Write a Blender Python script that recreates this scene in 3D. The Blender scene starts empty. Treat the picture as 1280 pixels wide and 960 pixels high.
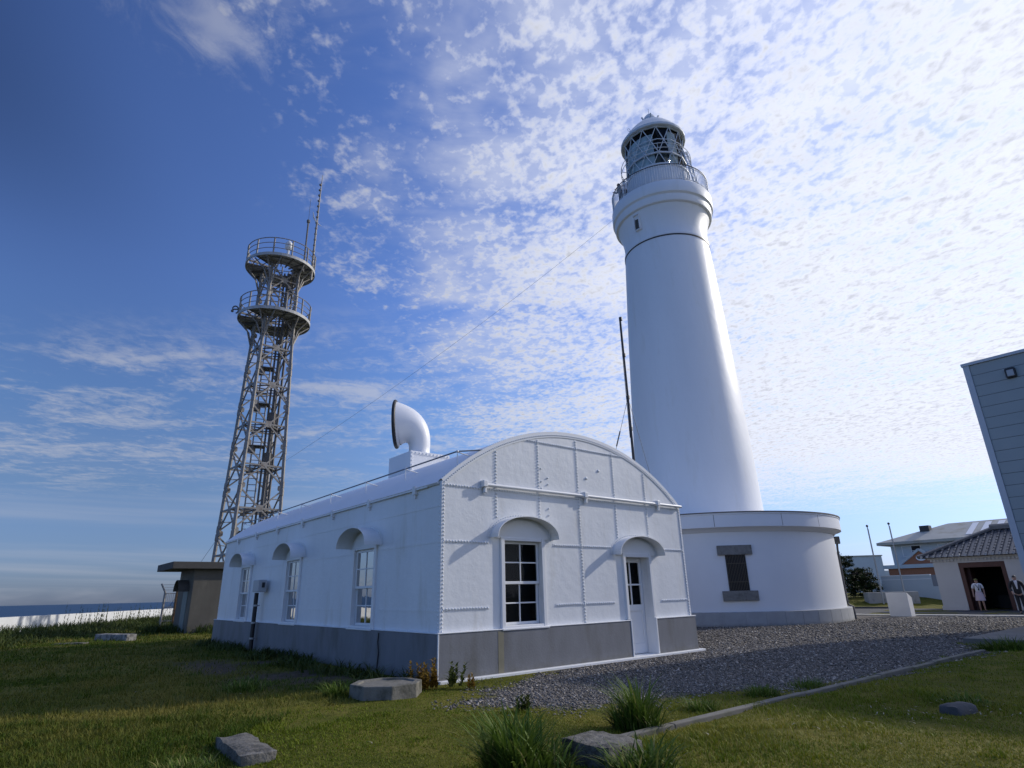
import bpy, math, random
import numpy as np
from mathutils import Vector, Matrix, noise as mnoise
random.seed(7); rng = np.random.default_rng(11)
R = math.radians
scn = bpy.context.scene
col = scn.collection

# ------------------------------------------------------------------ helpers
class MB:
    def __init__(s): s.v = []; s.f = []
    def add(s, vs, fs):
        o = len(s.v); s.v.extend([tuple(v) for v in vs]); s.f.extend([tuple(i + o for i in f) for f in fs])
    def box(s, x0, x1, y0, y1, z0, z1):
        s.add([(x0,y0,z0),(x1,y0,z0),(x1,y1,z0),(x0,y1,z0),(x0,y0,z1),(x1,y0,z1),(x1,y1,z1),(x0,y1,z1)],
              [(0,3,2,1),(4,5,6,7),(0,1,5,4),(1,2,6,5),(2,3,7,6),(3,0,4,7)])
    def quad(s, a, b, c, d): s.add([a,b,c,d], [(0,1,2,3)])
    def poly(s, pts): s.add(pts, [tuple(range(len(pts)))])
    def bar(s, p, q, w, h=None, n=4, r2=None):
        # straight bar (n=4 square-ish) or tube between p and q
        h = h or w; p = Vector(p); q = Vector(q); d = (q - p)
        if d.length < 1e-6: return
        d.normalize()
        up = Vector((0,0,1)) if abs(d.z) < .9 else Vector((1,0,0))
        a = d.cross(up).normalized(); b = a.cross(d).normalized()
        vs = []
        for e, k in ((p, 1), (q, (r2 / w if r2 else 1))):
            for i in range(n):
                t = 2*math.pi*(i + .5)/n; c = 1/math.cos(math.pi/n) if n == 4 else 1
                vs.append(e + a*math.cos(t)*w*c*k + b*math.sin(t)*h*c*k)
        fs = [(i, (i+1) % n, n + (i+1) % n, n + i) for i in range(n)]
        fs += [tuple(range(n-1, -1, -1)), tuple(range(n, 2*n))]
        s.add(vs, fs)
    def tube(s, pts, r, n=8):
        pts = [Vector(p) for p in pts]; rs = r if isinstance(r, (list, tuple)) else [r]*len(pts)
        o = len(s.v); prev = None
        for i, p in enumerate(pts):
            d = (pts[min(i+1, len(pts)-1)] - pts[max(i-1, 0)]).normalized()
            if prev is None:
                up = Vector((0,0,1)) if abs(d.z) < .9 else Vector((1,0,0)); a = d.cross(up).normalized()
            else: a = (prev - d*prev.dot(d)).normalized()
            prev = a; b = d.cross(a)
            for k in range(n):
                t = 2*math.pi*k/n; s.v.append(tuple(p + (a*math.cos(t) + b*math.sin(t))*rs[i]))
        for i in range(len(pts)-1):
            for k in range(n):
                s.f.append((o+i*n+k, o+i*n+(k+1) % n, o+(i+1)*n+(k+1) % n, o+(i+1)*n+k))
        s.f.append(tuple(o+k for k in range(n-1, -1, -1))); s.f.append(tuple(o+(len(pts)-1)*n+k for k in range(n)))
    def lathe(s, prof, n=64, c=(0,0), a0=0., a1=2*math.pi):
        full = abs(a1 - a0 - 2*math.pi) < 1e-6; m = n if full else n+1; o = len(s.v)
        for r, z in prof:
            for k in range(m):
                t = a0 + (a1-a0)*k/n; s.v.append((c[0] + r*math.cos(t), c[1] + r*math.sin(t), z))
        for i in range(len(prof)-1):
            for k in range(n):
                k2 = (k+1) % m if full else k+1
                s.f.append((o+i*m+k, o+i*m+k2, o+(i+1)*m+k2, o+(i+1)*m+k))
    def dome(s, c, nrm, r, h, n=6):
        c = Vector(c); nrm = Vector(nrm).normalized()
        up = Vector((0,0,1)) if abs(nrm.z) < .9 else Vector((1,0,0))
        a = nrm.cross(up).normalized(); b = nrm.cross(a); vs = []
        for rr, hh in ((r, 0), (r*.72, h*.72)):
            for k in range(n):
                t = 2*math.pi*k/n; vs.append(c + (a*math.cos(t) + b*math.sin(t))*rr + nrm*hh)
        vs.append(c + nrm*h)
        fs = [(k, (k+1) % n, n+(k+1) % n, n+k) for k in range(n)] + [(n+k, n+(k+1) % n, 2*n) for k in range(n)]
        s.add(vs, fs)
    def ball(s, c, r, nu=12, nv=8, sc=(1,1,1)):
        o = len(s.v)
        for j in range(nv+1):
            ph = math.pi*j/nv
            for k in range(nu):
                t = 2*math.pi*k/nu
                s.v.append((c[0]+r*sc[0]*math.sin(ph)*math.cos(t), c[1]+r*sc[1]*math.sin(ph)*math.sin(t), c[2]+r*sc[2]*math.cos(ph)))
        for j in range(nv):
            for k in range(nu):
                s.f.append((o+j*nu+k, o+(j+1)*nu+k, o+(j+1)*nu+(k+1) % nu, o+j*nu+(k+1) % nu))
    def build(s, name, mat, parent=None, smooth=0, bevel=0):
        me = bpy.data.meshes.new(name); me.from_pydata(s.v, [], s.f); me.update()
        ob = bpy.data.objects.new(name, me); col.objects.link(ob)
        if mat: me.materials.append(mat)
        if parent: ob.parent = parent
        if smooth:
            me.polygons.foreach_set('use_smooth', [True]*len(me.polygons))
            me.set_sharp_from_angle(angle=R(smooth))
        if bevel:
            b = ob.modifiers.new('edge', 'BEVEL'); b.width = bevel; b.segments = 2; b.limit_method = 'ANGLE'; b.angle_limit = R(40)
        return ob

def tag(o, label, cat, group=None, kind=None):
    o['label'] = label; o['category'] = cat
    if group: o['group'] = group
    if kind: o['kind'] = kind
    return o
def struct(o, kind='structure'):
    o['kind'] = kind; return o
def thing(name, loc, label, cat, rz=0, group=None):
    o = bpy.data.objects.new(name, None); col.objects.link(o); o.location = loc; o.rotation_euler.z = rz
    o.empty_display_size = .3
    return tag(o, label, cat, group)

# ------------------------------------------------------------------ materials
def mat(name, c, rough=.6, var=0., vscale=2., bump=0., bscale=20., spec=.5, metal=0., c2=None, mask=(.5,.7), mscale=1.5, vstretch=(1,1,1), bdist=.02, coat=0.):
    m = bpy.data.materials.new(name); m.use_nodes = True; nt = m.node_tree; N = nt.nodes; L = nt.links
    b = N['Principled BSDF']; b.inputs['Roughness'].default_value = rough; b.inputs['Metallic'].default_value = metal
    b.inputs['Specular IOR Level'].default_value = spec; b.inputs['Base Color'].default_value = (*c, 1); b.inputs['Coat Weight'].default_value = coat
    tc = N.new('ShaderNodeTexCoord'); out = None
    def noise(scale, det=6, rough=.6, stretch=(1,1,1)):
        mp = N.new('ShaderNodeMapping'); mp.inputs['Scale'].default_value = stretch; L.new(tc.outputs['Object'], mp.inputs['Vector'])
        n = N.new('ShaderNodeTexNoise'); n.inputs['Scale'].default_value = scale; n.inputs['Detail'].default_value = det; n.inputs['Roughness'].default_value = rough
        L.new(mp.outputs[0], n.inputs['Vector']); return n.outputs['Fac']
    if var:
        n = noise(vscale, stretch=vstretch); r = N.new('ShaderNodeMapRange'); r.inputs[1].default_value = .25; r.inputs[2].default_value = .75
        r.inputs[3].default_value = 1-var; r.inputs[4].default_value = 1+var*.6; L.new(n, r.inputs[0])
        h = N.new('ShaderNodeMix'); h.data_type = 'RGBA'; h.blend_type = 'MULTIPLY'; h.inputs[0].default_value = 1
        h.inputs[6].default_value = (*c, 1); L.new(r.outputs[0], h.inputs[7]); out = h.outputs[2]
    if c2:
        n = noise(mscale, stretch=vstretch); r = N.new('ShaderNodeMapRange'); r.inputs[1].default_value = mask[0]; r.inputs[2].default_value = mask[1]; L.new(n, r.inputs[0])
        h = N.new('ShaderNodeMix'); h.data_type = 'RGBA'; h.inputs[7].default_value = (*c2, 1); L.new(r.outputs[0], h.inputs[0])
        if out: L.new(out, h.inputs[6])
        else: h.inputs[6].default_value = (*c, 1)
        out = h.outputs[2]
    if out: L.new(out, b.inputs['Base Color'])
    if bump:
        n = noise(bscale); bp = N.new('ShaderNodeBump'); bp.inputs['Strength'].default_value = bump; bp.inputs['Distance'].default_value = bdist
        L.new(n, bp.inputs['Height']); L.new(bp.outputs[0], b.inputs['Normal'])
    return m
WHITE = (.72,.735,.75)
M_iron = mat('iron_white_paint', WHITE, .42, .07, 1.6, .32, 5., bdist=.03, c2=(.58,.57,.53), mask=(.56,.80), mscale=2.2, vstretch=(1,1,.25))
M_rivet = mat('rivet_paint', (.74,.75,.76), .4)
M_trim = mat('trim_white_paint', (.74,.745,.75), .4, .03, 3)
M_roofwhite = mat('roof_white_paint', (.74,.75,.77), .45, .05, 1., .25, 3., bdist=.02)
M_hood = mat('hood_paint', (.73,.735,.73), .45, .06, 5.)
M_plinth = mat('plinth_grey_paint', (.165,.172,.19), .6, .16, 3.5, .35, 30., bdist=.01, c2=(.115,.115,.115), mask=(.5,.72), mscale=2.2, vstretch=(1,1,.35))
M_stain = mat('stained_grey', (.20,.185,.13), .7, .15, 4.)
M_tower = mat('lighthouse_white_paint', (.75,.76,.775), .44, .05, .8, .16, 1.6, bdist=.08, vstretch=(1,1,.22), c2=(.66,.655,.63), mask=(.56,.85), mscale=1.6)
M_annex = mat('annex_white_plaster', (.73,.74,.76), .5, .04, .7, .12, 4., bdist=.02)
M_ashlar = mat('pale_granite', (.34,.35,.36), .75, .14, 3., .2, 40., bdist=.01)
M_granite = mat('weathered_granite', (.20,.195,.18), .8, .2, 8., .4, 50., bdist=.01, c2=(.12,.115,.1), mask=(.5,.7), mscale=5)
M_dark = mat('dark_iron', (.025,.025,.028), .5)
M_black = mat('black_rubber', (.012,.012,.013), .5)
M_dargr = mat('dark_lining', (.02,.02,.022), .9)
M_galv = mat('weathered_galvanised_steel', (.27,.255,.235), .6, .25, 3., metal=.15, c2=(.16,.125,.1), mask=(.52,.7), mscale=4.)
M_galv_d = mat('dark_galvanised_steel', (.13,.125,.12), .65, .2, 3., c2=(.13,.09,.07), mask=(.55,.7), mscale=3.)
M_deck = mat('pale_galvanised_deck', (.42,.42,.41), .6, .2, 2., c2=(.3,.26,.22), mask=(.55,.75), mscale=3.)
M_rail = mat('rail_white_paint', (.62,.64,.66), .4, .08, 5.)
M_lantern = mat('lantern_white_paint', (.60,.63,.66), .4, .06, 3.)
M_curtain = mat('lantern_curtain', (.70,.78,.82), .9, .05, 2.)
M_cloth = mat('window_curtain', (.42,.36,.36), .9, .1, 8.)
M_rust = mat('rusty_metal', (.25,.13,.05), .8, .3, 20.)
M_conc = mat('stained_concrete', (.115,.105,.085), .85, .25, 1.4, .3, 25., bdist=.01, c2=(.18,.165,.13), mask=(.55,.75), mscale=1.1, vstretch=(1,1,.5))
M_concdark = mat('roof_slab_concrete', (.075,.07,.062), .85, .2, 2., .2, 30., bdist=.01)
M_concpale = mat('pale_concrete', (.36,.35,.325), .85, .14, 2., .25, 30., bdist=.01, c2=(.24,.23,.2), mask=(.5,.7), mscale=2.5)
M_stone = mat('lichened_concrete_block', (.165,.155,.135), .9, .35, 6., .8, 22., bdist=.03, c2=(.07,.066,.055), mask=(.42,.6), mscale=7.)
M_stonewhite = mat('whitewashed_block', (.30,.29,.27), .9, .25, 5., .5, 20., c2=(.10,.095,.085), mask=(.45,.62), mscale=6.)
M_kerb = mat('mossy_kerb_concrete', (.17,.16,.14), .9, .25, 3., .3, 30., bdist=.01, c2=(.08,.085,.05), mask=(.45,.65), mscale=3.)
M_slab = mat('grey_paving_concrete', (.16,.155,.145), .9, .15, 1.5, .25, 40., bdist=.008)
M_stonedark = mat('dark_block', (.075,.075,.078), .9, .2, 6., .5, 20.)
M_siding = mat('grey_green_siding', (.30,.33,.335), .5, .05, 1.5)
M_sidetrim = mat('siding_trim', (.46,.48,.52), .45)
M_lampglass = mat('lamp_lens', (.33,.34,.36), .3)
M_gatewall = mat('gatehouse_wall', (.56,.535,.51), .8, .05, 1.5)
M_brown = mat('brown_door_frame', (.085,.03,.02), .6, .1, 5.)
M_tile = mat('grey_glazed_tile', (.085,.087,.095), .35, .2, 10.)
M_brick = mat('orange_brick', (.32,.135,.075), .8, .15, 8.)
M_bluewall = mat('pale_blue_wall', (.47,.53,.56), .7, .06, .8)
M_metalroof = mat('worn_metal_roof', (.42,.41,.36), .6, .12, .9, c2=(.3,.27,.2), mask=(.5,.7), mscale=.8)
M_pole = mat('flagpole_metal', (.36,.37,.38), .4, metal=.4)
M_wire = mat('wire', (.09,.09,.10), .5)
M_skin = mat('skin', (.42,.25,.18), .55)
M_hair = mat('hair', (.015,.012,.01), .6)
M_shirt = mat('white_blouse', (.70,.69,.70), .8)
M_pink = mat('pale_pink_skirt', (.55,.44,.47), .8)
M_suit = mat('black_suit', (.012,.012,.015), .7)
M_hat = mat('olive_hat', (.16,.15,.04), .8)
M_shoe = mat('brown_shoe', (.05,.03,.025), .5)
M_darkcloth = mat('dark_cloth', (.02,.018,.02), .8)

def splash(m, c, top, sc):
    # irregular mud and algae splash on the foot of a painted wall (a stain with its own ragged edge)
    N = m.node_tree.nodes; L = m.node_tree.links; b = N['Principled BSDF']; src = b.inputs['Base Color'].links[0].from_socket
    tc = N.new('ShaderNodeTexCoord'); sp = N.new('ShaderNodeSeparateXYZ'); L.new(tc.outputs['Object'], sp.inputs[0])
    n = N.new('ShaderNodeTexNoise'); n.inputs['Scale'].default_value = sc; n.inputs['Detail'].default_value = 7; n.inputs['Roughness'].default_value = .7; L.new(tc.outputs['Object'], n.inputs[0])
    a = N.new('ShaderNodeMath'); a.operation = 'MULTIPLY_ADD'; L.new(n.outputs[0], a.inputs[0]); a.inputs[1].default_value = -top*1.8; L.new(sp.outputs[2], a.inputs[2])
    r = N.new('ShaderNodeMapRange'); L.new(a.outputs[0], r.inputs[0]); r.inputs[1].default_value = -top*.1; r.inputs[2].default_value = -top*1.1; r.inputs[3].default_value = 0; r.inputs[4].default_value = .75
    x = N.new('ShaderNodeMix'); x.data_type = 'RGBA'; L.new(r.outputs[0], x.inputs[0]); L.new(src, x.inputs[6]); x.inputs[7].default_value = (*c, 1); L.new(x.outputs[2], b.inputs['Base Color'])
splash(M_plinth, (.085,.082,.06), .20, 5.); splash(M_ashlar, (.17,.165,.14), .16, 4.); splash(M_conc, (.06,.06,.04), .5, 3.)

def glass_mat():
    m = bpy.data.materials.new('window_glass'); m.use_nodes = True; N = m.node_tree.nodes; L = m.node_tree.links
    N.remove(N['Principled BSDF']); out = N['Material Output']
    t = N.new('ShaderNodeBsdfTransparent'); t.inputs[0].default_value = (.80,.84,.84,1)
    g = N.new('ShaderNodeBsdfGlossy'); g.inputs['Roughness'].default_value = .02; g.inputs[0].default_value = (.58,.58,.58,1)
    f = N.new('ShaderNodeFresnel'); f.inputs[0].default_value = 1.28
    tc = N.new('ShaderNodeTexCoord'); n = N.new('ShaderNodeTexNoise'); n.inputs['Scale'].default_value = 2.5; L.new(tc.outputs['Object'], n.inputs[0])
    bp = N.new('ShaderNodeBump'); bp.inputs['Strength'].default_value = .15; bp.inputs['Distance'].default_value = .01; L.new(n.outputs[0], bp.inputs['Height']); L.new(bp.outputs[0], g.inputs['Normal'])
    x = N.new('ShaderNodeMixShader'); L.new(f.outputs[0], x.inputs[0]); L.new(t.outputs[0], x.inputs[1]); L.new(g.outputs[0], x.inputs[2]); L.new(x.outputs[0], out.inputs[0])
    return m
M_glass = glass_mat()

def leaf_mat(name, ca, cb, cdry, trans=.25):
    # per-blade variation; 'dry' is a point attribute stored with every blade
    m = bpy.data.materials.new(name); m.use_nodes = True; N = m.node_tree.nodes; L = m.node_tree.links
    b = N['Principled BSDF']; b.inputs['Roughness'].default_value = .6; b.inputs['Specular IOR Level'].default_value = .12
    g = N.new('ShaderNodeNewGeometry'); r = N.new('ShaderNodeMix'); r.data_type = 'RGBA'
    r.inputs[6].default_value = (*ca,1); r.inputs[7].default_value = (*cb,1); L.new(g.outputs['Random Per Island'], r.inputs[0])
    a = N.new('ShaderNodeAttribute'); a.attribute_name = 'dry'
    q = N.new('ShaderNodeMix'); q.data_type = 'RGBA'; L.new(a.outputs['Fac'], q.inputs[0]); L.new(r.outputs[2], q.inputs[6]); q.inputs[7].default_value = (*cdry,1)
    L.new(q.outputs[2], b.inputs['Base Color'])
    t = N.new('ShaderNodeBsdfTranslucent'); L.new(q.outputs[2], t.inputs[0])
    x = N.new('ShaderNodeMixShader'); x.inputs[0].default_value = trans
    L.new(b.outputs[0], x.inputs[1]); L.new(t.outputs[0], x.inputs[2]); L.new(x.outputs[0], N['Material Output'].inputs[0])
    return m
M_grass_shade = leaf_mat('rough_shaded_blades', (.036,.068,.005), (.080,.118,.010), (.21,.175,.04))  # rough weedy green, darkened further: shade on the left put into the colour
M_lawn = leaf_mat('short_lawn_blades', (.085,.130,.007), (.165,.200,.013), (.26,.235,.035))
M_tuft = leaf_mat('long_grass_blades', (.045,.085,.010), (.12,.18,.030), (.30,.27,.10))
M_weed = leaf_mat('weed_leaves', (.03,.055,.012), (.07,.10,.022), (.13,.12,.04))
M_yellow = leaf_mat('yellow_leaves', (.20,.13,.02), (.33,.20,.035), (.10,.06,.02))
M_pine = leaf_mat('pine_needles', (.012,.022,.008), (.03,.048,.014), (.05,.045,.02), .1)
M_bark = mat('bark', (.05,.035,.025), .9, .2, 10.)
M_gstone = leaf_mat('gravel_stones', (.07,.063,.055), (.235,.213,.19), (.42,.385,.34), 0.)

# ------------------------------------------------------------------ camera, sun, sky
cam = bpy.data.cameras.new('camera'); co = bpy.data.objects.new('camera', cam); col.objects.link(co); scn.camera = co
cam.sensor_width = 36; cam.lens = 740/1280*36; cam.clip_end = 100000; cam.clip_start = .05
PITCH, ROLL = .34, -.0239
co.matrix_world = Matrix.Translation((0,0,1.5)) @ Matrix.Rotation(math.pi/2 + PITCH, 4, 'X') @ Matrix.Rotation(ROLL, 4, 'Z')
SUN_AZ, SUN_EL = R(66), R(28)
sd = Vector((math.sin(SUN_AZ)*math.cos(SUN_EL), math.cos(SUN_AZ)*math.cos(SUN_EL), math.sin(SUN_EL)))
sl = bpy.data.lights.new('sun', 'SUN'); so = bpy.data.objects.new('sun', sl); col.objects.link(so)
sl.energy = 3.0; sl.angle = R(1.2); sl.color = (1,.94,.85); so.location = sd*80; so.rotation_euler = sd.to_track_quat('Z', 'Y').to_euler()

def make_world():
    w = bpy.data.worlds.new('World'); scn.world = w; w.use_nodes = True; nt = w.node_tree; N = nt.nodes; L = nt.links
    bg = N['Background']; bg.inputs[1].default_value = SKY
    sky = N.new('ShaderNodeTexSky'); sky.sky_type = 'NISHITA'; sky.sun_disc = False; sky.sun_elevation = SUN_EL; sky.sun_rotation = SUN_AZ
    sky.air_density = 1.0; sky.dust_density = .6; sky.ozone_density = 2.2; sky.altitude = 30
    tc = N.new('ShaderNodeTexCoord'); D = tc.outputs['Generated']
    def math_(op, a, b=None, c=None, clamp=False):
        n = N.new('ShaderNodeMath'); n.operation = op; n.use_clamp = clamp
        for i, x in enumerate((a, b, c)):
            if x is None: continue
            if isinstance(x, (int, float)): n.inputs[i].default_value = x
            else: L.new(x, n.inputs[i])
        return n.outputs[0]
    def ss(x, a, b, lo=0., hi=1.):
        n = N.new('ShaderNodeMapRange'); n.interpolation_type = 'SMOOTHSTEP'
        L.new(x, n.inputs[0]); n.inputs[1].default_value = a; n.inputs[2].default_value = b; n.inputs[3].default_value = lo; n.inputs[4].default_value = hi; return n.outputs[0]
    sep = N.new('ShaderNodeSeparateXYZ'); L.new(D, sep.inputs[0]); x, y, z = sep.outputs
    zc = math_('MAXIMUM', z, .02); u = math_('DIVIDE', x, zc); v = math_('DIVIDE', y, zc)
    def vec(a, b, c=0.):
        n = N.new('ShaderNodeCombineXYZ')
        for i, q in enumerate((a, b, c)):
            if isinstance(q, (int, float)): n.inputs[i].default_value = q
            else: L.new(q, n.inputs[i])
        return n.outputs[0]
    def noise(p, sc, det=4, ro=.55, dist=0.):
        n = N.new('ShaderNodeTexNoise'); n.inputs['Scale'].default_value = sc; n.inputs['Detail'].default_value = det; n.inputs['Roughness'].default_value = ro
        n.inputs['Distortion'].default_value = dist; L.new(p, n.inputs['Vector']); return n.outputs['Fac']
    p = vec(u, v)
    pr = N.new('ShaderNodeMapping'); pr.inputs['Rotation'].default_value = (0,0,R(28)); pr.inputs['Scale'].default_value = (1.12,.9,1); L.new(p, pr.inputs[0])
    cells = math_('ADD', math_('MULTIPLY', noise(pr.outputs[0], 21., 3., .5, .35), .62), math_('MULTIPLY', noise(pr.outputs[0], 50., 3., .55, .2), .38))
    mid = noise(vec(u, v, 3.1), 5.2, 3, .5, .4)
    big = noise(vec(u, v, 7.7), 1.1, 3, .5)
    streak = noise(vec(math_('MULTIPLY', u, .55), math_('MULTIPLY', v, 1.), 1.3), 2.6, 6, .62, .6)
    el = math_('ARCSINE', math_('MINIMUM', z, .999))
    # main altocumulus sheet: everything to the right of a line in the cloud plane (and open sky behind the viewer)
    edge = math_('ADD', u, math_('MULTIPLY', math_('SUBTRACT', big, .5), .55))
    edge = math_('ADD', edge, math_('ADD', math_('MULTIPLY', math_('SUBTRACT', mid, .5), .30), math_('MULTIPLY', math_('SUBTRACT', streak, .5), .5)))
    edge = math_('SUBTRACT', edge, ss(v, .35, -.5, 0., 1.6))
    sheet = ss(edge, -.66, .10)
    thin = math_('MULTIPLY', ss(v, 1.2, 3.2), ss(edge, .9, -.4))       # the sheet frays towards the lower left
    lowband = ss(math_('ADD', v, math_('MULTIPLY', math_('SUBTRACT', streak, .5), 3.6)), 4.0, 7.2)    # and breaks into bars near the horizon
    gain = math_('ADD', ss(edge, -.70, .15, -.17, .03), math_('ADD', ss(u, .3, 1.5, 0., .085), math_('MULTIPLY', math_('SUBTRACT', big, .5), .16)))
    gain = math_('SUBTRACT', gain, math_('MULTIPLY', lowband, .16)); gain = math_('SUBTRACT', gain, math_('MULTIPLY', thin, .03))
    dens = math_('ADD', math_('MULTIPLY', cells, .62), math_('ADD', math_('MULTIPLY', mid, .16), math_('MULTIPLY', streak, .22)))
    dens = math_('ADD', dens, gain)
    a1 = math_('MULTIPLY', ss(dens, .345, .63), ss(el, R(4.), R(8)))
    a1 = math_('MULTIPLY', a1, ss(sheet, .0, .12))
    veil = math_('MULTIPLY', math_('MULTIPLY', ss(sheet, .15, .8), ss(v, 5.5, 1.8)), math_('ADD', ss(math_('ADD', math_('MULTIPLY', mid, .4), math_('MULTIPLY', streak, .6)), .32, .64, .10, .58), ss(u, .1, 1.3, 0., .30)))
    # thin wisps on the left, low in the sky, and one patch high up
    wl = math_('MULTIPLY', ss(v, 1.8, 2.5), ss(v, 7., 3.6))
    fil = noise(pr.outputs[0], 11., 6, .68, .5)
    wm = math_('ADD', math_('MULTIPLY', streak, .62), math_('MULTIPLY', fil, .38))
    a2 = math_('MULTIPLY', ss(wm, .44, .66), math_('MULTIPLY', wl, .60))
    hz = noise(vec(math_('MULTIPLY', u, .16), math_('MULTIPLY', el, 30.), 5.), 1., 4, .5)
    a3 = math_('MULTIPLY', ss(hz, .45, .75), math_('MULTIPLY', ss(el, R(15), R(7)), .30))
    du = math_('SUBTRACT', u, -.53); dv = math_('SUBTRACT', v, .80)
    rr = math_('SQRT', math_('ADD', math_('MULTIPLY', math_('MULTIPLY', du, du), .8), math_('MULTIPLY', math_('MULTIPLY', dv, dv), 1.6)))
    rr = math_('ADD', rr, math_('MULTIPLY', math_('SUBTRACT', fil, .5), .34))
    a4 = math_('MULTIPLY', math_('MULTIPLY', ss(rr, .16, .0), ss(mid, .25, .6)), .42)
    A = math_('MAXIMUM', math_('MAXIMUM', a1, veil), math_('MAXIMUM', math_('MAXIMUM', a2, a3), a4))
    # cloud light: brighter towards the sun, a little grey where the sheet is thick
    dot = N.new('ShaderNodeVectorMath'); dot.operation = 'DOT_PRODUCT'; L.new(D, dot.inputs[0]); dot.inputs[1].default_value = sd
    fwd = dot.outputs['Value']
    br = ss(fwd, .1, .97, CB[0], CB[1])
    shade = ss(math_('ADD', dens, math_('MULTIPLY', math_('SUBTRACT', cells, .5), .9)), .50, .93, 1., .70)
    br = math_('MULTIPLY', br, shade)
    cc = N.new('ShaderNodeMix'); cc.data_type = 'RGBA'; cc.blend_type = 'MULTIPLY'; cc.inputs[0].default_value = 1; cc.inputs[6].default_value = (.90,.94,1.08,1); L.new(vec(br, br, br), cc.inputs[7])
    # tint the clear sky
    cr = N.new('ShaderNodeValToRGB'); e = cr.color_ramp.elements; stops = TINT
    while len(e) < len(stops): e.new(.5)
    for k, (q, c) in enumerate(stops): e[k].position = q/90; e[k].color = (c[0]/2, c[1]/2, c[2]/2, 1)
    L.new(math_('DIVIDE', el, math.pi/2), cr.inputs[0])
    tint = N.new('ShaderNodeMix'); tint.data_type = 'RGBA'; tint.blend_type = 'MULTIPLY'; tint.inputs[0].default_value = 1; L.new(sky.outputs[0], tint.inputs[6]); L.new(cr.outputs[0], tint.inputs[7])
    dk = ss(fwd, -.10, .16, 1.15, 1.95)                                # factor 2 undoes the halved ramp
    dkn = N.new('ShaderNodeMix'); dkn.data_type = 'RGBA'; dkn.blend_type = 'MULTIPLY'; dkn.inputs[0].default_value = 1; L.new(tint.outputs[2], dkn.inputs[6])
    dlow = N.new('ShaderNodeMix'); dlow.data_type = 'FLOAT'; L.new(ss(el, R(38), R(22)), dlow.inputs[0]); L.new(dk, dlow.inputs[2]); dlow.inputs[3].default_value = 2.
    bk = math_('MULTIPLY', dlow.outputs[0], ss(y, .25, -.35, 1., 1.6)); bk = math_('MULTIPLY', bk, ss(fwd, -.1, .6, 1., 1.5)); L.new(vec(bk, bk, bk), dkn.inputs[7]); tint = dkn
    mx = N.new('ShaderNodeMix'); mx.data_type = 'RGBA'; L.new(A, mx.inputs[0]); L.new(tint.outputs[2], mx.inputs[6]); L.new(cc.outputs[2], mx.inputs[7])
    L.new(mx.outputs[2], bg.inputs[0])
SKY = .1; CB = (5.4, 10.6); TINT = ((0,(.38,.50,.98)),(3,(.46,.58,1.0)),(9,(.60,.70,.96)),(16,(.68,.84,1.16)),(27,(.74,.90,1.36)),(50,(.68,.84,1.32)),(90,(.7,.85,1.3)))
make_world()
vs = scn.view_settings; scn.display_settings.display_device = 'sRGB'
vs.view_transform = 'Standard'; vs.look = 'None'; vs.gamma = 1; vs.exposure = .0; vs.use_curve_mapping = False
cy = scn.cycles; cy.max_bounces = 6; cy.diffuse_bounces = 3; cy.glossy_bounces = 3; cy.transmission_bounces = 4; cy.transparent_max_bounces = 8
cy.use_denoising = True; cy.sample_clamp_indirect = 8

# ------------------------------------------------------------------ plan of the site
AX, AY, TH = -1.449, 11.854, .6862
W, LEN, HE, HP, PK = 7.773, 15.634, 3.677, .821, 5.157
EX = Vector((math.cos(TH), math.sin(TH), 0)); EY = Vector((-math.sin(TH), math.cos(TH), 0)); A0 = Vector((AX, AY, 0))
LHX, LHY = 10.004, 32.776
def house_st(x, y):
    dx, dy = x-AX, y-AY
    return dx*math.cos(TH)+dy*math.sin(TH), -dx*math.sin(TH)+dy*math.cos(TH)
GRAVEL = np.array([(-.75,9.75),(.5,8.95),(1.6,9.4),(3.1,10.35),(4.7,10.35),(7.05,12.05),(10.3,14.65),(11.6,17.0),(16.9,21.5),(22.7,28.5),(18.0,34.0),(24,42),(10,44),(-2,40),(-4,33),(-5.5,28),(3,18),(1.0,13.6),(-.1,11.4)])
def sdist(x, y, P=GRAVEL):
    # signed distance to the gravel yard (negative inside), vectorised
    x = np.asarray(x, float); y = np.asarray(y, float); d = np.full(x.shape, 1e9); ins = np.zeros(x.shape, bool)
    n = len(P)
    for i in range(n):
        a = P[i]; b = P[(i+1) % n]; e = b-a; wx = x-a[0]; wy = y-a[1]
        t = np.clip((wx*e[0]+wy*e[1])/(e@e), 0, 1); d = np.minimum(d, np.hypot(wx-t*e[0], wy-t*e[1]))
        c = ((a[1] > y) != (b[1] > y)) & (x < (b[0]-a[0])*(y-a[1])/(b[1]-a[1]+1e-12)+a[0]); ins ^= c
    return np.where(ins, -d, d)
def vnoise(x, y, sc, seed=0):
    # smooth value noise
    X = x*sc+seed*17.3; Y = y*sc-seed*9.1; i = np.floor(X); j = np.floor(Y); fx = X-i; fy = Y-j
    h = lambda a, b: np.modf(np.abs(np.sin(a*127.1+b*311.7+seed)*43758.5453))[0]
    fx = fx*fx*(3-2*fx); fy = fy*fy*(3-2*fy)
    return (h(i,j)*(1-fx)+h(i+1,j)*fx)*(1-fy)+(h(i,j+1)*(1-fx)+h(i+1,j+1)*fx)*fy
def fbm(x, y, sc, seed=0): return .55*vnoise(x,y,sc,seed)+.3*vnoise(x,y,sc*2.1,seed+1)+.15*vnoise(x,y,sc*4.3,seed+2)
WALLP = np.array((-25.35,30.96)); WALLD = np.array((-.179,.984)); 
def beyond_wall(x, y): return (WALLP[0]-x)*WALLD[1] + (y-WALLP[1])*WALLD[0]   # >0 seaward of the white wall
def smooth(a, b, x): t = np.clip((x-a)/(b-a), 0, 1); return t*t*(3-2*t)
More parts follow.
